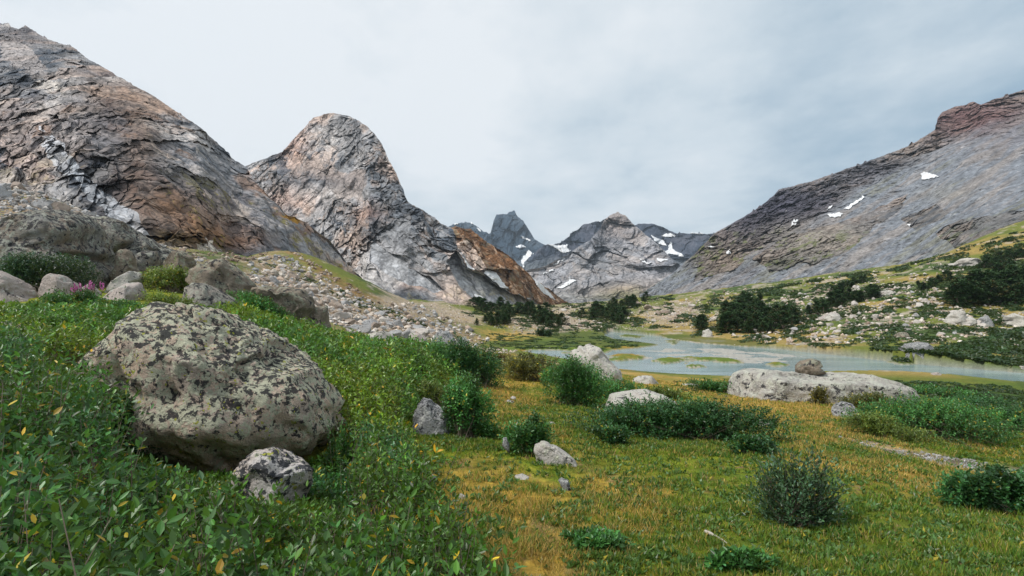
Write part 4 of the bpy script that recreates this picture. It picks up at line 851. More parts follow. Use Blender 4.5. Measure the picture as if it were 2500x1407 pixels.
HILL = [(1700,800),(1720,770),(1950,720),(2050,700),(2250,690),(2420,760),(2500,800),(2500,850),(2350,845),(2150,835),(2000,850),(1850,835)]
scatter_rocks([HILL], 100, logn(9, 27), 'pale loose rock on the grassy slope across the river', 'pale rocks on the slope across the river', 3, ['pale', 'pale', 'grey'])
scatter_rocks([[(1540,765),(1560,742),(1600,736),(1640,755),(1630,775)]], 12, logn(14, 34), 'weathered brown crag block beside the long pine band', 'crag blocks beside the long pine band', 14, ['tan'])
scatter_rocks([[(1200,780),(1330,760),(1440,745),(1560,770),(1700,745),(1700,800),(1480,805),(1330,812)]], 40, logn(8, 20), 'pale boulder in the rubble at the head of the valley', 'boulders at the head of the valley', 4, ['pale', 'tan'])
RUBM = mat_vcol('rubble_stone', 6., .3, .5, 9.)
RPAL = {'pale': [(.52,.45,.38),(.60,.54,.48),(.44,.34,.27),(.46,.43,.40),(.34,.27,.21)], 'grey': [(.30,.30,.30),(.38,.38,.38),(.22,.21,.2),(.42,.39,.36)], 'tan': [(.34,.26,.2),(.28,.2,.14),(.42,.36,.3),(.2,.15,.11)]}
def rubble(name, label, jobs, mat_k, seed):
    """jobs: (polygons, n, size lo, hi (px), density)"""
    g = np.random.default_rng(seed); Vs, Fs, Cs, off = [], [], [], 0
    pr = [proto_rock(300+k, 1) for k in range(7)]
    for polys_, n, lo, hi, dens in jobs:
        uv = in_px(polys_, n, g, dens); Y = hit(uv[:, 0], uv[:, 1]); X = Y*(uv[:, 0]-CX)/F; Z = ground(X, Y)
        k = (Y < 400) & (Z > .14); X, Y, Z = X[k], Y[k], Z[k]
        s = (lo+(hi-lo)*g.random(len(X))**3.4)*Y/F*.5; kind = g.integers(0, 7, len(X)); a = g.uniform(0, 6.28, len(X))
        for t in range(7):
            m = kind == t; p, fc = pr[t]
            if not m.any(): continue
            c, sn = np.cos(a[m])[:, None], np.sin(a[m])[:, None]; sc = s[m][:, None]
            q = np.stack([(p[None, :, 0]*c-p[None, :, 1]*sn)*sc+X[m][:, None], (p[None, :, 0]*sn+p[None, :, 1]*c)*sc+Y[m][:, None], p[None, :, 2]*sc+Z[m][:, None]+sc*.15], -1)
            nq = len(q); cc = np.array(RPAL[mat_k])[g.integers(0, len(RPAL[mat_k]), nq)]*g.uniform(.6, 1.25, (nq, 1)); Cs.append(np.repeat(cc, len(p), 0)); Vs.append(q.reshape(-1, 3)); Fs.append((fc[None]+np.arange(nq)[:, None, None]*len(p)+off).reshape(-1, 3)); off += nq*len(p)
    o = link(name, mesh_of(name, np.concatenate(Vs), [np.concatenate(Fs)], RUBM, np.concatenate(Cs), False)); tag(o, label, 'rubble', kind='stuff')
nd = lambda L, th, sd=0: (lambda u, v: sst(th-.12, th+.12, fbm(np.stack([u, v*2.4, 0*u+sd], -1), L, 4, .55, 51)))
T_ALL = [q for q in Z_TALUS]
rubble('scree', 'pale fine scree covering the slope under the left rock wall', [([T_ALL[0][1:-1]], 3000, 4, 28, nd(60, -.1)), ([T_NEAR], 1100, 7, 34, None), (Z_TALUS2, 1500, 3, 9, None)], 'pale', 5)
rubble('scree', 'tan stony debris on the brown slope at the foot of the left rock wall', [(Z_BROWN+[[(380,540),(560,540),(680,610),(560,660),(400,600)]], 1600, 4, 22, nd(40, -.15, 11))], 'tan', 9)
rubble('scree', 'grey fine scree mixed into the slope under the left rock wall', [([T_ALL[0][1:-1]], 2600, 4, 28, nd(50, -.15, 5)), ([(-20,430),(80,440),(250,530),(100,520),(0,515)] and [[(-20,430),(80,440),(250,530),(100,520),(0,515)]], 500, 8, 30, None)], 'grey', 6)
rubble('rubble', 'scattered pale stones over the grassy slope across the river', [([HILL], 2700, 4, 20, nd(60, -.2)), ([[(1600,770),(1700,720),(1900,695),(2200,650),(2300,640),(2500,700),(2500,780),(2200,760),(1900,780)]], 3600, 3, 13, nd(80, -.02, 3)), ([[(1190,800),(1330,755),(1420,745),(1600,730),(1720,740),(1700,810),(1480,808),(1330,815)]], 2600, 3, 8, nd(40, -.15, 9)), ([[(1650,830),(1900,855),(2150,878),(2140,886),(1900,862),(1650,838)]], 160, 4, 10, None), ([[(1170,850),(1260,856),(1270,866),(1190,862)]], 90, 6, 14, None)], 'pale', 7)
rubble('path_gravel', 'grey gravel strip of a worn trail crossing the meadow', [(Z_GRAVEL, 1500, 3, 12, nd(60, -.1, 2))], 'grey', 8)
# ------------------------------------------------------------------ plants
LEAF = mat_leaf('willow_leaf', .4, .24, .38); NEEDLE = mat_leaf('conifer_needles', .7, .0, .15); GRASSM = mat_leaf('grass_blade', .65, .25, .2)
def mat_bark():
    k = N('bark'); tc = k.n('ShaderNodeTexCoord').outputs['Object']
    return k.done(k.n('ShaderNodeBsdfPrincipled', {'Base Color': k.mixc(k.noise(tc, 30, 4), (.09, .065, .045), (.2, .16, .125)), 'Roughness': .9}).outputs[0])
BARK = mat_bark()
def perp(d):
    a = np.cross(d, np.where(np.abs(d[:, 2:3]) < .9, [[0, 0, 1.]], [[1., 0, 0]])); a = unit(a); return a, np.cross(d, a)
def leaves(P, D, L, W, col, g, fine=True):
    """pointed leaves: P base, D direction; folded along the midrib"""
    n = len(P); D = unit(D); a, b = perp(D); t = g.normal(0, .6, n)[:, None]
    S = unit(a*np.cos(t)+b*np.sin(t)); Nn = np.cross(S, D); Nn *= np.where(Nn[:, 2:3] < 0, -1, 1)
    L = np.broadcast_to(L, n)[:, None]; W = np.broadcast_to(W, n)[:, None]; curl = g.uniform(-.12, .2, n)[:, None]
    tip = P+D*L-Nn*L*curl
    if fine:
        r1 = P+D*L*.33+S*W*.5+Nn*W*.14; r2 = P+D*L*.68+S*W*.42+Nn*W*.10-Nn*L*curl*.4
        l1 = P+D*L*.33-S*W*.5+Nn*W*.14; l2 = P+D*L*.68-S*W*.42+Nn*W*.10-Nn*L*curl*.4
        V = np.stack([P, r1, r2, tip, l2, l1], 1).reshape(-1, 3); i = np.arange(n)[:, None]*6
        F_ = np.concatenate([i+[0, 1, 2, 3], i+[0, 3, 4, 5]]); C = np.repeat(col, 6, 0)
    else:
        m = P+D*L*.5+Nn*W*.12
        V = np.stack([P, m+S*W*.5, tip, m-S*W*.5], 1).reshape(-1, 3); i = np.arange(n)[:, None]*4
        F_ = i+[0, 1, 2, 3]; C = np.repeat(col, 4, 0)
    return V, F_, C
def tubes(A, B, r, g):
    """thin three sided stems from A to B with a mid bend"""
    n = len(A); d = unit(B-A); a, b = perp(d); M = (A+B)/2+g.normal(size=(n, 3))*np.linalg.norm(B-A, axis=1)[:, None]*.06
    Vs = []
    for c, k in ((A, 1.), (M, .75), (B, .35)):
        for j in range(3):
            t = j*2.094; Vs.append(c+(a*math.cos(t)+b*math.sin(t))*np.broadcast_to(r, n)[:, None]*k)
    V = np.stack(Vs, 1).reshape(-1, 3); i = np.arange(n)[:, None]*9; q = []
    for s in (0, 3):
        for j in range(3): q.append(i+[s+j, s+(j+1) % 3, s+3+(j+1) % 3, s+3+j])
    return V, np.concatenate(q)
def palette(n, g, base, yellow=.05, pale=.08):
    c = np.tile(np.array(base, float), (n, 1))*g.uniform(.6, 1.45, (n, 1))
    k = g.random(n); c[k < yellow] = np.array([.36, .30, .035])*g.uniform(.6, 1.2, ((k < yellow).sum(), 1))
    m = (k > 1-pale); c[m] = c[m]*[1.15, 1.25, 1.7]+[.02, .03, .025]
    return c
def twig_leaves(A, B, nl, L, W, base, g, fine, yellow, start=.35, spread=.9, cluster_col=None):
    """leaves set round the upper part of every twig A -> B"""
    n = len(A); t = np.linspace(start, 1., nl)[None]+g.normal(0, .03, (n, nl)); d = unit(B-A); a, b = perp(d)
    ph = np.arange(nl)[None]*2.4+g.uniform(0, 6.28, (n, 1))
    P = A[:, None]+(B-A)[:, None]*t[..., None]
    rad = a[:, None]*np.cos(ph)[..., None]+b[:, None]*np.sin(ph)[..., None]
    D = d[:, None]*(.85-.35*(1-t))[..., None]+rad*(spread*(1.15-.5*t))[..., None]+g.normal(0, .2, (n, nl, 3))+[0, 0, .1]
    col = palette(n*nl, g, base, yellow)
    if cluster_col is not None: col *= np.repeat(cluster_col, nl, 0)
    Ls = np.broadcast_to(L, n)[:, None]*g.uniform(.65, 1.15, (n, nl)); Ws = Ls*g.uniform(.32, .46, (n, nl))*W
    return leaves(P.reshape(-1, 3), D.reshape(-1, 3), Ls.ravel(), Ws.ravel(), col, g, fine)
def clear_of_rocks(x, y, k=.93):
    m = np.ones(len(x), bool)
    for cx, cy, rx, ry in FOOT: m &= ((x-cx)/(rx*k))**2+((y-cy)/(ry*k))**2 > 1
    return m

W_POLY = [(-700,745),(0,756),(120,757),(230,758),(300,760),(370,763),(440,762),(500,754),(560,748),(640,775),(760,812),(880,832),(1000,850),(1120,868),(1200,885),(1215,905),(1190,935),(1120,955),(1040,962),(1005,1010),(1000,1085),(1040,1130),(1020,1190),(1060,1290),(1120,1390),(1230,1560),(1330,2600),(-3000,2600),(-3000,745)]
def willow_thicket():
    g = np.random.default_rng(31); VV, FF, CC, o = [], [], [], 0; TV, TF, to = [], [], 0
    for y0, y1, dens, L, nl, fine in ((1.15, 3.2, 360, .044, 17, True), (3.2, 6., 300, .05, 14, True), (6., 10.5, 150, .08, 11, True), (10.5, 17., 80, .12, 9, False), (17., 26, 42, .16, 8, False)):
        x0, x1 = -1.15*y1, .1*y1; n = int((x1-x0)*(y1-y0)*dens)
        x = g.uniform(x0, x1, n); y = g.uniform(y0, y1, n); z = ground(x, y, False); u, v = proj(np.stack([x, y, z], -1))
        p2 = np.stack([x, y, 0*x], -1); sdp = -sdist(u, v*1.6, np.array(W_POLY, float)*[1, 1.6])+fbm(p2, .8, 3, .5, 41)*45*np.minimum(4/y, 1.5)
        k = (sdp > 0) & (u > -420) & clear_of_rocks(x, y)
        x, y, z, u, v, sdp, p2 = [q[k] for q in (x, y, z, u, v, sdp, p2)]
        hN = fbm(p2, 1.5, 3, .5, 42); of = _cells(((p2/1.05+np.stack([fbm(p2, .9, 2, .5, 46)]*3, -1)*.3).astype(np.float32)*[1, 1, 0], 3))[0]; of2 = _cells(((p2/.45).astype(np.float32)*[1, 1, 0], 9))[0]
        dome = np.sqrt(np.clip(1-(of[:, :2]**2).sum(1)/.55, 0, 1)); dome2 = np.sqrt(np.clip(1-(of2[:, :2]**2).sum(1)/.5, 0, 1)); h = (.24+.36*dome+.12*dome2+.35*hN)*(.35+.65*sst(0, 70, sdp))
        h = np.maximum(h*np.where(u < 250, 1.08, 1.)*np.where((u > 950) & (v < 960), 1.25, 1.), .14)
        front = (u > 300) & (u < 850) & (y > 3.2) & (y < 6.5)          # low where the big boulder comes down
        lf = (u > 90) & (u < 330) & (y > 4.3) & (y < 7.6); h = np.where(lf, np.minimum(h, .30+.12*hN), h)
        h = h*np.where((u < 540) & (y > 8.5), .62, 1.)
        near = (u > 270) & (u < 870) & (y > 2.5) & (y < 6.5); h = np.where(near, np.minimum(h, .07+.33*sst(3.5, 2.6, y)+.06*hN+.05*dome2), h)
        h = np.where(front, np.minimum(h, .10+.30*sst(4.6, 3.2, y)+.05*hN), h)
        n = len(x); top = np.stack([x, y, z+h*g.uniform(.62, 1.06, n)], -1); lean = g.normal(0, .13, (n, 3))*[1, 1, 0]
        B = top+lean*h[:, None]; A = np.stack([x, y, np.maximum(z, z+h-.42)], -1)-lean*.5
        warm = sst(-.1, .25, fbm(p2, 1.9, 3, .55, 44)); cl = (1+.5*fbm(p2, .8, 3, .6, 45))[:, None]*np.stack([.82+.7*warm, .95+.2*warm, 1.15-.5*warm], -1)*np.exp(g.normal(0, .30, (n, 1)))*(1+g.normal(0, .07, (n, 3)))
        V, Fq, C = twig_leaves(A, B, nl, L, 1., (.036, .112, .022) if y1 <= 6 else (.080, .172, .022), g, fine, .035, .3, 1.35 if y1 <= 6 else 1.7, cl)
        VV.append(V); FF.append(Fq+o); CC.append(C); o += len(V)
        if y1 <= 10.5:
            s = g.random(n) < .5; tv, tf = tubes(np.stack([x, y, z-.05], -1)[s]+g.normal(0, .07, (s.sum(), 3))*[1, 1, 0], B[s], .0035, g); TV.append(tv); TF.append(tf+to); to += len(tv)
    ob = link('willow_thicket', mesh_of('willow_thicket', np.concatenate(VV), FF, LEAF, np.concatenate(CC)))
    tag(ob, 'knee high green willow thicket carpeting the left foreground round the lichen boulder', 'willows', kind='stuff')
    st = link('stems', mesh_of('stems', np.concatenate(TV), TF, BARK), parent=ob); st['kind'] = 'stuff'
willow_thicket()

def shrub(label, u, vb, wpx, hpx, Y=None, depth=.7, base=(.03, .07, .024), yellow=.02, lobes=9, openness=0., name='willow_shrub', cat='shrub', seed=0, group=None, leafpx=3., tall=.5, nmul=1.):
    g = np.random.default_rng(900+seed)
    if Y is None: Y = float(hit(u, vb)[0])
    x0 = Y*(u-CX)/F; z0 = float(ground(np.array([x0]), np.array([Y]), False)[0])
    W = wpx*Y/F; Hh = hpx*Y/F+(H+Y*(VH-vb)/F-z0)*.0; Dp = W*depth
    root = empty(name, (x0, Y+Dp*.35, z0)); tag(root, label, cat, group)
    L = max(.05, leafpx*Y/F*(3. if Y < 8 else 2.3)); area = wpx*hpx; ntw = int(np.clip(area*(.055 if Y < 8 else .085)*nmul, 130, 3400)); nl = 9 if openness == 0 else 13
    # lobes make an uneven, clumped outline
    la = g.uniform(0, 6.28, lobes); lr = np.sqrt(g.random(lobes))*.62; lc = np.stack([np.cos(la)*lr*W*.5, np.sin(la)*lr*Dp*.5, g.uniform(.25, .55, lobes)*Hh*(1.15-.5*lr)], -1)
    R_ = np.stack([g.uniform(.22, .52, lobes)*W*.5*1.25, g.uniform(.30, .46, lobes)*Dp*.5*1.25, g.uniform(.42, .62, lobes)*Hh], -1)
    ki = g.integers(0, lobes, ntw); dd = unit(g.normal(size=(ntw, 3))*[1, 1, .9]+[0, 0, tall]); rr = g.uniform(.62, 1.05, ntw)[:, None]
    B = lc[ki]+dd*R_[ki]*rr; B[:, 2] = np.abs(B[:, 2])+.02
    B[:, 0] += g.normal(0, .02*W, ntw)
    if openness: B[:, 2] *= g.uniform(.45, 1.1, ntw)
    B[:, 2] *= Hh/np.percentile(B[:, 2], 96); B[:, 0] *= W*.5/np.percentile(np.abs(B[:, 0]), 97)
    tall_ = g.random(ntw) < .05; B[tall_, 2] *= g.uniform(1.05, 1.22, tall_.sum())
    cr = g.normal(0, .16 if not openness else .07, (ntw, 3))*[W, Dp, 0]; A0 = cr; A0[:, 2] = -.03
    ln = np.minimum(np.linalg.norm(B-A0, axis=1), max(.24*Hh, L*2.6) if openness == 0 else .62*Hh)[:, None]
    inw = unit(unit(B-lc[ki])+[0, 0, .6]) if openness == 0 else unit(unit(B-A0)+[0, 0, .35]); A = B-inw*ln
    gx, gy = A[:, 0]+x0, A[:, 1]+Y+Dp*.35; gz = ground(B[:, 0]+x0, B[:, 1]+Y+Dp*.35, False)-z0
    sh = np.stack([0*gz, 0*gz, gz], -1); B = B+sh; A = A+sh; A0 = A0+sh*.6
    cl = (1+.35*g.normal(size=(lobes, 1)))[ki]; cl = np.clip(cl, .55, 1.6)*np.stack([np.ones(ntw)]*3, -1)
    V, Fq, C = twig_leaves(A, B, nl, L*(1 if openness == 0 else .75), 1.1 if openness == 0 else 1., np.array(base)*1.8, g, Y < 9, yellow, .15, 1.5 if openness == 0 else .8, cl)
    link('foliage', mesh_of('foliage', V, [Fq], LEAF, C), parent=root)
    s = g.random(ntw) < (.10 if openness == 0 else .25); tv, tf = tubes(A0[s], (A if openness == 0 else B)[s], max(.003, .2*Y/532), g)
    link('branches', mesh_of('branches', tv, [tf], BARK), parent=root)
    return root
DK, MD, YG, BR = (.019, .060, .017), (.028, .086, .019), (.075, .105, .02), (.075, .055, .02)
shrub('dense dark willow shrub in front of the pale slanting boulder by the river', 1400, 1004, 170, 112, 13.2, .8, MD, seed=1, lobes=12)
shrub('bushy willow on the right of the boulder by the river, reaching down the bank', 1515, 968, 130, 44, 15.5, .8, MD, seed=2, lobes=9)
shrub('wide dark willow shrub growing in front of the low pale boulder', 1680, 1112, 440, 88, 8.3, .42, DK, seed=3, lobes=20, nmul=1.3)
shrub('dark green upright willow against the right side of the fractured grey block', 1140, 1098, 125, 135, 7.6, .9, MD, seed=4, lobes=9)
shrub('little willow growing over the top of the smooth elongated rock', 1285, 1140, 115, 85, 6.7, .8, MD, seed=5, lobes=7)
shrub('sparse twiggy willow bush alone in the right foreground grass', 1975, 1335, 225, 165, 4.15, .9, (.026, .055, .025), seed=6, lobes=12, openness=1, tall=.4, nmul=.36)
shrub('broad willow mass along the right side of the trail', 2360, 1125, 420, 88, 10.4, .6, MD, .06, seed=7, lobes=20, nmul=1.4)
shrub('dark willow bush at the right edge below the trail', 2470, 1290, 200, 100, 4.9, .9, DK, seed=8, lobes=9)
shrub('brownish willow between the golden grass and the river, tips turning rust', 1300, 925, 150, 62, 19, .7, (.06, .062, .02), .12, seed=9, lobes=10)
shrub('dark bushy willow clump where the thicket meets the golden grass', 1145, 945, 170, 100, 15.5, .7, DK, seed=10, lobes=12)
shrub('small rust tinged shrub before the middle of the long flat topped rock', 2018, 985, 62, 42, 17.2, .8, (.06, .055, .02), .15, seed=11, lobes=6)
shrub('olive shrub covering the right front of the long flat topped rock', 2135, 1015, 110, 45, 14.8, .8, (.055, .062, .02), .1, seed=12, lobes=9)
shrub('dark low shrub at the right end of the long flat topped rock', 2420, 1016, 170, 38, 15.5, .6, DK, seed=13, lobes=10)
shrub('low green shrub on the sand left of the long flat topped rock', 1750, 972, 115, 30, 20.5, .7, MD, seed=14, lobes=8)
shrub('yellow green shrub among the boulders below the long dark slab', 398, 728, 108, 62, 18.5, .8, YG, .1, seed=15, lobes=9)
shrub('brown twiggy shrub just above the yellow green shrub', 385, 680, 90, 42, 21, .8, BR, .1, seed=16, lobes=8)
shrub('dark evergreen shrub spreading over the front of the huge dark boulder', 75, 715, 250, 92, 16.8, .5, (.012, .032, .016), .0, seed=17, lobes=14, name='juniper_shrub')
shrub('green shrub tip at the left edge above the huge dark boulder', 8, 540, 90, 40, 30, .8, MD, seed=18, lobes=6)
shrub('tiny green shrub in the gap behind the upright rounded block', 290, 606, 34, 28, 25, .8, MD, seed=19, lobes=4)
shrub('round low willow in the wetland at the far end of the meadow', 1335, 822, 48, 16, None, .8, (.015, .036, .016), seed=20, lobes=5)
shrub('low leafy plant patch at the bottom edge of the meadow', 1470, 1330, 150, 34, 3.75, .8, MD, seed=21, lobes=9, nmul=1.6)
shrub('low leafy plant patch near the bottom, right of the pale stick', 1830, 1395, 160, 34, 3.35, .8, MD, seed=22, lobes=9, nmul=1.6)
shrub('tall willow sprig sticking up behind the largest lichen boulder foot on its right', 820, 1120, 90, 110, 5.6, .8, MD, seed=23, lobes=5, openness=1, nmul=.6)
shrub('dark leafy willow leaning over the left foot of the largest lichen boulder', 250, 1080, 190, 150, 5.15, .7, (.025, .055, .02), .03, seed=24, lobes=10)

for i_, (u_, v_, w_, h_, b_, lb_) in enumerate([(1375,945,120,52,MD,'mid green willow behind the dense dark shrub, touching the boulder by the river'),(1560,1000,95,42,MD,'low green willow between the boulder by the river and the low pale boulder'),
  (1500,1090,100,44,DK,'dark willow lobe at the left end of the wide dark willow shrub'),(1850,1118,120,48,DK,'low willow skirt at the right end of the wide dark willow shrub'),(1640,975,110,26,YG,'flat yellow green mat on the sand before the whitish rock'),
  (1075,1000,110,60,YG,'bright willow at the thicket edge above the fractured grey block'),(1190,1075,60,36,MD,'small willow tuft right of the willow beside the fractured block'),(1010,925,150,70,YG,'bright yellow green willow hump in the upper thicket'),
  (2210,1080,190,50,YG,'yellow tinged low willow at the left tip of the broad willow mass'),(2480,1060,160,60,DK,'dark willow at the right edge behind the broad willow mass'),(2350,975,170,22,MD,'low green mat on the meadow beyond the long flat topped rock'),
  (1245,900,90,30,BR,'brown tipped low shrub at the end of the thicket by the wetland'),(620,770,170,46,MD,'willow hump under the blocky brown boulder'),(140,760,160,42,MD,'willow fringe in front of the pale pinkish boulders'),(420,760,150,34,YG,'low yellow green willow fringe under the yellow green shrub'),(300,764,150,26,MD,'low willow fringe under the wedge shaped pink boulder'),(405,708,120,30,BR,'brown low shrub between the yellow green shrub and the big brown boulder')]):
    shrub(lb_, u_, v_, w_, h_, None, .7, b_, .04, seed=60+i_, lobes=8)

def flowers():
    g = np.random.default_rng(77); Y = 14.2; u, vb = 215, 760; x0 = Y*(u-CX)/F; z0 = float(ground(np.array([x0]), np.array([Y]), False)[0])
    r = empty('wildflower_clump', (x0, Y, z0)); tag(r, 'clump of magenta wildflowers in bloom between the pale pink boulders', 'flowers')
    n = 60; A = g.normal(0, .12, (n, 3))*[1.6, 1, 0]; B = A*1.5+np.stack([0*A[:, 0], 0*A[:, 0], g.uniform(.32, .55, n)], -1)
    V, Fq, C = twig_leaves(A, B-[0, 0, .1], 7, .07, 1., (.03, .06, .02), g, False, 0, .2); link('foliage', mesh_of('foliage', V, [Fq], LEAF, C), parent=r)
    for k in range(16):         # one flower spike each
        V, Fq, C = twig_leaves(B[k:k+1]-[0, 0, .2], B[k:k+1], 22, .05, 2.2, (.45, .09, .34), g, False, 0, .1)
        link('flower_spike', mesh_of('flower_spike', V, [Fq], LEAF, np.tile([.5, .12, .38], (len(V), 1))*g.uniform(.7, 1.3, (len(V), 1))), parent=r)
flowers()

# conifers: low wind-bent pines in clumps
def conifer_proto(seed, bushy):
    g = np.random.default_rng(seed); r = empty('dwarf_pine', (0, 0, 0)); n = 75 if not bushy else 95
    t = np.sort(g.random(n))**.85; ang = g.uniform(0, 6.28, n); wid = (.42 if bushy else .26)
    R_ = wid*(1-t)**(.55 if bushy else .8)*g.uniform(.55, 1.25, n)*(np.minimum(1, .45+t*4))
    tr = np.stack([.04*np.sin(t*5+seed), .04*np.cos(t*4+seed), t*.93+.02], -1)
    tip = tr+np.stack([np.cos(ang)*R_, np.sin(ang)*R_, .10-.06*(1-t)+g.normal(0, .02, n)], -1)
    P, D = [], []
    for k in range(20):
        f = g.uniform(.25, 1.05, n)[:, None]; c = tr+(tip-tr)*f+g.normal(0, .022, (n, 3)); P.append(c); D.append(unit(tip-tr)+g.normal(0, .6, (n, 3))+[0, 0, .5])
    P, D = np.concatenate(P), np.concatenate(D); sh = np.clip(1+.35*np.tile(g.normal(size=n), 20), .5, 1.7)[:, None]
    col = np.array([.042, .082, .03])*sh*g.uniform(.7, 1.3, (len(P), 1)); br = np.tile(g.random(n) < .12, 20); col[br] = np.array([.07, .062, .022])*sh[br]
    V, Fq, C = leaves(P, D, g.uniform(.05, .095, len(P)), g.uniform(.02, .035, len(P)), col, g, False)
    link('crown', mesh_of('crown', V, [Fq], NEEDLE, C), parent=r)
    th = np.linspace(0, 2*math.pi, 7)[:-1]; zz = np.linspace(-.03, .9, 8); rad = .03*(1-zz)+.004
    tv = np.stack([np.stack([.04*np.sin(z*5+seed)+rr*np.cos(th), .04*np.cos(z*4+seed)+rr*np.sin(th), 0*th+z], -1) for z, rr in zip(zz, rad)]).reshape(-1, 3)
    i = np.arange(48).reshape(8, 6); j = np.roll(i, -1, 1); tf = np.stack([i[:-1].ravel(), j[:-1].ravel(), j[1:].ravel(), i[1:].ravel()], 1)
    link('trunk', mesh_of('trunk', tv, [tf], BARK), parent=r)
    return r
CONS = [conifer_proto(5+k, k % 2 == 0) for k in range(6)]; _used = [False]*6
def grove(poly, n, lo, hi, label, group, seed):
    g = np.random.default_rng(seed); uv = in_px([poly], n, g); Y = hit(uv[:, 0], uv[:, 1]); X = Y*(uv[:, 0]-CX)/F; Z = ground(X, Y, False)
    for i in range(len(uv)):
        if Z[i] < .3 or Y[i] > 400: continue
        s = g.uniform(lo, hi)*Y[i]/F; k = int(g.integers(6)); rz = g.uniform(0, 6.28); sc = (s*g.uniform(1.5, 2.5), s*g.uniform(1.5, 2.5), s)
        if _used[k]: o = copy_tree(CONS[k], (X[i], Y[i], Z[i]-.05*s), rz, sc)
        else: o = CONS[k]; _used[k] = True; o.location = (X[i], Y[i], Z[i]-.05*s); o.rotation_euler = (0, 0, rz); o.scale = sc
        tag(o, label, 'tree', group)
grove([(1140,745),(1180,740),(1245,760),(1290,766),(1240,780),(1245,796),(1160,796),(1200,775)], 40, 15, 30, 'dwarf pine in the dark thicket at the foot of the dome mountain', 'pines below the dome mountain', 1)
grove([(1280,765),(1330,768),(1375,790),(1372,806),(1320,804),(1285,782)], 26, 16, 32, 'dwarf pine in the small thicket left of the stream head', 'pines left of the stream head', 2)
grove([(1415,778),(1480,752),(1560,732),(1600,726),(1595,734),(1540,748),(1535,790),(1480,797),(1470,782),(1425,786)], 46, 14, 30, 'dwarf pine in the long band climbing the valley head', 'pines climbing the valley head', 3)
grove([(1760,778),(1790,748),(1858,740),(1862,778),(1900,800),(1880,816),(1800,818),(1790,800)], 60, 22, 42, 'dwarf pine in the biggest dark thicket across the river', 'pines of the biggest thicket across the river', 4)
grove([(1880,790),(1940,775),(1950,800),(1900,810)], 10, 28, 44, 'dwarf pine at the right end of the biggest thicket, by pale rocks', 'pines right of the biggest thicket', 5)
grove([(1765,812),(1778,808),(1782,820),(1768,822)], 3, 40, 52, 'tall dwarf pine in the little group just left of the biggest thicket', 'pines left of the biggest thicket', 6)
grove([(1698,802),(1722,800),(1722,808),(1700,808)], 4, 22, 38, 'small pine group alone on the river bank slope', 'small pine group on the river bank', 7)
grove([(1960,775),(2040,735),(2140,715),(2150,728),(2040,755),(1970,785)], 30, 20, 32, 'dwarf pine in the diagonal strip on the middle of the slope', 'pines of the diagonal strip', 8)
grove([(2020,712),(2110,680),(2120,690),(2040,720)], 14, 12, 20, 'low dwarf pine in the upper strip under the scree', 'pines of the upper strip', 9)
grove([(2305,745),(2330,720),(2400,700),(2500,690),(2560,700),(2560,745),(2430,745),(2340,755)], 60, 34, 60, 'dark pine in the big stand above the outcrop at the right edge', 'pines of the right stand', 10)
grove([(2380,650),(2500,615),(2560,620),(2500,640),(2420,665)], 22, 14, 26, 'low pine in the strip along the foot of the scree at the right', 'pines along the foot of the right scree', 11)
grove([(2230,705),(2310,675),(2330,685),(2250,715)], 12, 14, 24, 'low pine left of and above the big right stand', 'pines left of the right stand', 12)

def mats_of_shrubs():
    g = np.random.default_rng(55); VV, FF, CC, o = [], [], [], 0
    for polys_, n, lo, hi, th in (([[(1640,800),(1700,735),(1900,695),(2200,655),(2500,560),(2500,900),(2200,872),(1900,845),(1700,828)]], 1500, 10, 50, .02), ([[(2150,880),(2500,800),(2500,900),(2300,890)]], 260, 20, 80, -.1), ([[(1120,760),(1300,750),(1640,725),(1640,800),(1400,815),(1200,800)]], 500, 8, 30, .0), ([[(2130,928),(2500,945),(2500,1000),(2200,968)]], 300, 10, 40, -.3), ([[(1640,932),(1790,935),(1790,960),(1660,960)]], 60, 10, 30, -.2), ([[(2300,950),(2500,950),(2500,1010),(2330,1000)]], 120, 16, 50, -.3), ([[(1180,815),(1480,815),(1600,842),(1480,858),(1200,855)]], 300, 8, 30, -.1), ([[(500,580),(900,735),(1100,790),(1000,800),(800,720),(600,640)]], 120, 8, 26, .0)):
        uv = in_px(polys_, n, g, nd(50, th, 7)); Y = hit(uv[:, 0], uv[:, 1]); X = Y*(uv[:, 0]-CX)/F
        w = (lo+(hi-lo)*g.random(len(X))**2)*Y/F*.5; k = (Y < 380); X, Y, w = X[k], Y[k], w[k]
        m = 46; a = g.uniform(0, 6.28, (len(X), m)); r = np.sqrt(g.random((len(X), m))); px = X[:, None]+np.cos(a)*r*w[:, None]; py = Y[:, None]+np.sin(a)*r*w[:, None]*.8
        hz = np.sqrt(np.maximum(1-r*r, 0.02))*w[:, None]*(.10 if lo == 8 and hi == 30 and th == -.1 else .30)*g.uniform(.5, 1., (len(X), m)); pz = ground(px, py, False)
        kk = (pz > .2).ravel(); P = np.stack([px, py, pz+hz], -1).reshape(-1, 3); D = g.normal(size=P.shape)*[1, 1, .4]+[0, 0, .5]
        L = np.repeat(w, m)*.30+Y.repeat(m)*.0018; c0 = np.where(g.random(len(X))[:, None] < .5, [.03, .066, .022], [.045, .075, .022])*g.uniform(.6, 1.3, (len(X), 1))
        C0 = np.repeat(c0, m, 0)*g.uniform(.7, 1.35, (len(P), 1))
        V, Fq, C = leaves((P-unit(D)*L[:, None]*.5)[kk], D[kk], L[kk], L[kk]*.5, C0[kk], g, False); VV.append(V); FF.append(Fq+o); CC.append(C); o += len(V)
    tag(link('ground_cover', mesh_of('ground_cover', np.concatenate(VV), FF, LEAF, np.concatenate(CC))), 'low dark green ground cover in patches over the far slopes and wetland', 'shrubs', kind='stuff')
mats_of_shrubs()

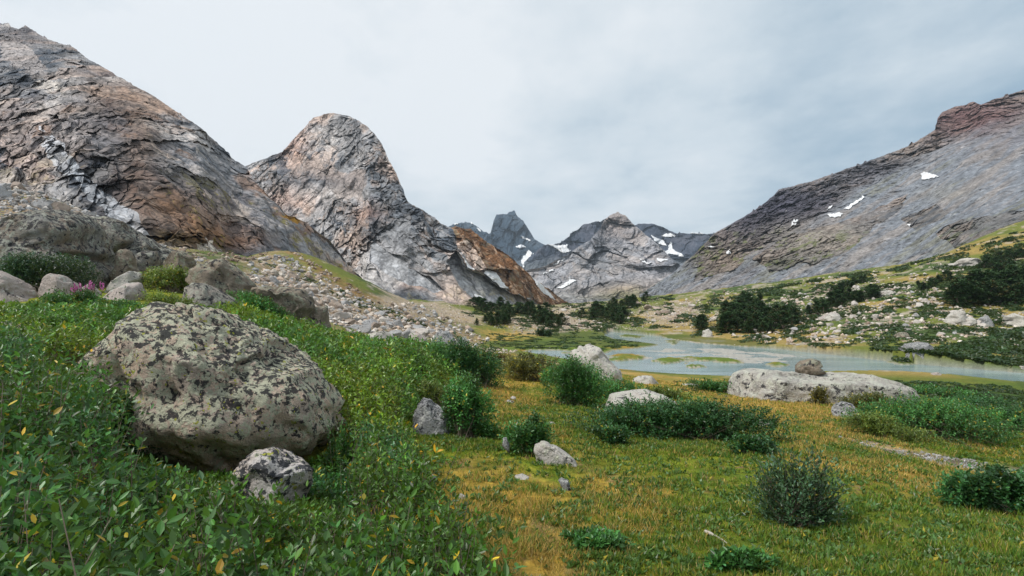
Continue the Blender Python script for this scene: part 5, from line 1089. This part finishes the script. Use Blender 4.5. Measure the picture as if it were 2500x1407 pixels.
def grass():
    g = np.random.default_rng(66); VV, FF, CC, o = [], [], [], 0
    n = 560000; iy = g.uniform(1/26., 1/1.7, n); iy = np.where(g.random(n) < .35, g.uniform(1/26., 1/7., n), iy); y = 1/iy; a = g.uniform(-.32, 1.12, n); x = a*y
    z = ground(x, y); u, v = proj(np.stack([x, y, z], -1)); p2 = np.stack([x, y, 0*x], -1)
    k = ~pip(u, v, W_POLY) & clear_of_rocks(x, y, .98) & (z > .4) & (u > 700) & (u < 2650)
    bare = soft(u, v, Z_GRAVEL, 30, fbm(p2, 1.3, 3, .6, 3)) > .4; cl = fbm(p2, .3, 3, .6, 61)+.5*fbm(p2, 1.4, 3, .6, 62)
    k &= (~bare | (g.random(n) < .12)) & (cl > g.uniform(-.55, .1, n))
    x, y, z, u, v, p2, cl = [q[k] for q in (x, y, z, u, v, p2, cl)]; n = len(x)
    gc = ground_color(np.stack([x, y, z], -1)); gold = sst(.2, .34, gc[:, 0])
    dry = g.random(n) < (.07+.6*gold+.12*sst(-.1, .3, fbm(p2, 2., 3, .6, 64))); hu = fbm(p2, .16, 3, .6, 67)[:, None]; col = np.where(dry[:, None], np.array([.42, .29, .085]), np.array([.13, .20, .022])*(1+.9*hu*[1.6, .6, .4]))*g.uniform(.55, 1.4, (n, 1))
    pl = g.random(n) < .07; col[pl] = np.array([.40, .31, .14])*g.uniform(.7, 1.1, (pl.sum(), 1))
    Lh = (.03+.075*np.clip(cl+.3, 0, 1)+.015*gold)*g.uniform(.5, 1.3, n)*(1+.015*y); Wd = np.maximum(.005, .0013*y)*g.uniform(.7, 1.3, n)
    D = g.normal(0, .45, (n, 3)); D[:, 2] = 1
    V, Fq, C = leaves(np.stack([x, y, z-.01], -1), D, Lh, Wd, col, g, False)
    ob = link('meadow_grass', mesh_of('meadow_grass', V, [Fq], GRASSM, C)); tag(ob, 'short green and golden meadow grass', 'grass', kind='stuff')
    # broad leaved herbs between the grass
    m = g.random(n) < .22; m &= (fbm(p2, .5, 3, .6, 65)+.25*g.normal(size=n) > .12) & (y < 14); P = np.repeat(np.stack([x, y, z], -1)[m], 4, 0); D = g.normal(0, .8, P.shape); D[:, 2] = .8
    V, Fq, C = leaves(P, D, g.uniform(.03, .06, len(P))*(1+.03*P[:, 1]), g.uniform(.012, .022, len(P))*(1+.05*P[:, 1]), palette(len(P), g, (.07, .14, .028), .05), g, False)
    tag(link('meadow_herbs', mesh_of('meadow_herbs', V, [Fq], LEAF, C)), 'small leafy green herbs dotted through the meadow grass', 'herbs', kind='stuff')
grass()

def stick(label, pts, r, pale):
    k = N('weathered_wood'); tc = k.n('ShaderNodeTexCoord').outputs['Object']
    mt = k.done(k.n('ShaderNodeBsdfPrincipled', {'Base Color': k.mixc(k.noise(tc, 40, 4), (.5, .46, .4) if pale else (.14, .1, .07), (.3, .27, .23) if pale else (.07, .05, .035)), 'Roughness': .9}).outputs[0])
    P = []
    for u, v, up in pts:
        Y = float(hit(u, v)[0]); p = P3(u, v, Y); P.append([p[0], p[1], float(ground(np.array([p[0]]), np.array([p[1]]))[0])+up])
    P = np.array(P); c = P[0].copy(); P = P-c; th = np.linspace(0, 2*math.pi, 8)[:-1]; V = []
    for i, q in enumerate(P):
        d = unit((P[min(i+1, len(P)-1)]-P[max(i-1, 0)])[None]); a, b = perp(d); rr = r*(1-.55*i/(len(P)-1))*(1+.2*math.sin(i*2.3))
        V += [q+(a[0]*math.cos(t)+b[0]*math.sin(t))*rr for t in th]
    n = len(P); i = np.arange(n*7).reshape(n, 7); j = np.roll(i, -1, 1); f = np.stack([i[:-1].ravel(), j[:-1].ravel(), j[1:].ravel(), i[1:].ravel()], 1)
    o = link('dead_branch', mesh_of('dead_branch', np.array(V), [f, ], mt, None, True), loc=c); tag(o, label, 'branch')
stick('bleached white stick lying in the grass near the bottom edge', [(1722,1305,.03),(1735,1311,.035),(1750,1318,.03),(1765,1325,.02),(1775,1330,.012)], .014, True)
stick('thin brown fallen branch in the dry grass beside the willows', [(1095,1235,.03),(1115,1255,.03),(1135,1270,.025),(1150,1292,.02)], .010, False)
# ------------------------------------------------------------------ the air: even pale haze round the whole scene
def haze():
    k = N('haze_air'); v = k.n('ShaderNodeVolumePrincipled', {'Color': (.72, .86, 1., 1), 'Density': 9e-5, 'Anisotropy': .1}).outputs[0]
    k.t.links.new(v, k.out.inputs['Volume'])
    V = np.array([[x, y, z] for x in (-5800, 5800) for y in (-5800, 5800) for z in (-700, 560)], float)
    f = [[0, 1, 3, 2], [4, 6, 7, 5], [0, 4, 5, 1], [2, 3, 7, 6], [0, 2, 6, 4], [1, 5, 7, 3]]
    o = link('haze', mesh_of('haze', V, [np.array(f)], k.m)); tag(o, 'thin pale haze in the valley air', 'haze', kind='stuff')
haze()
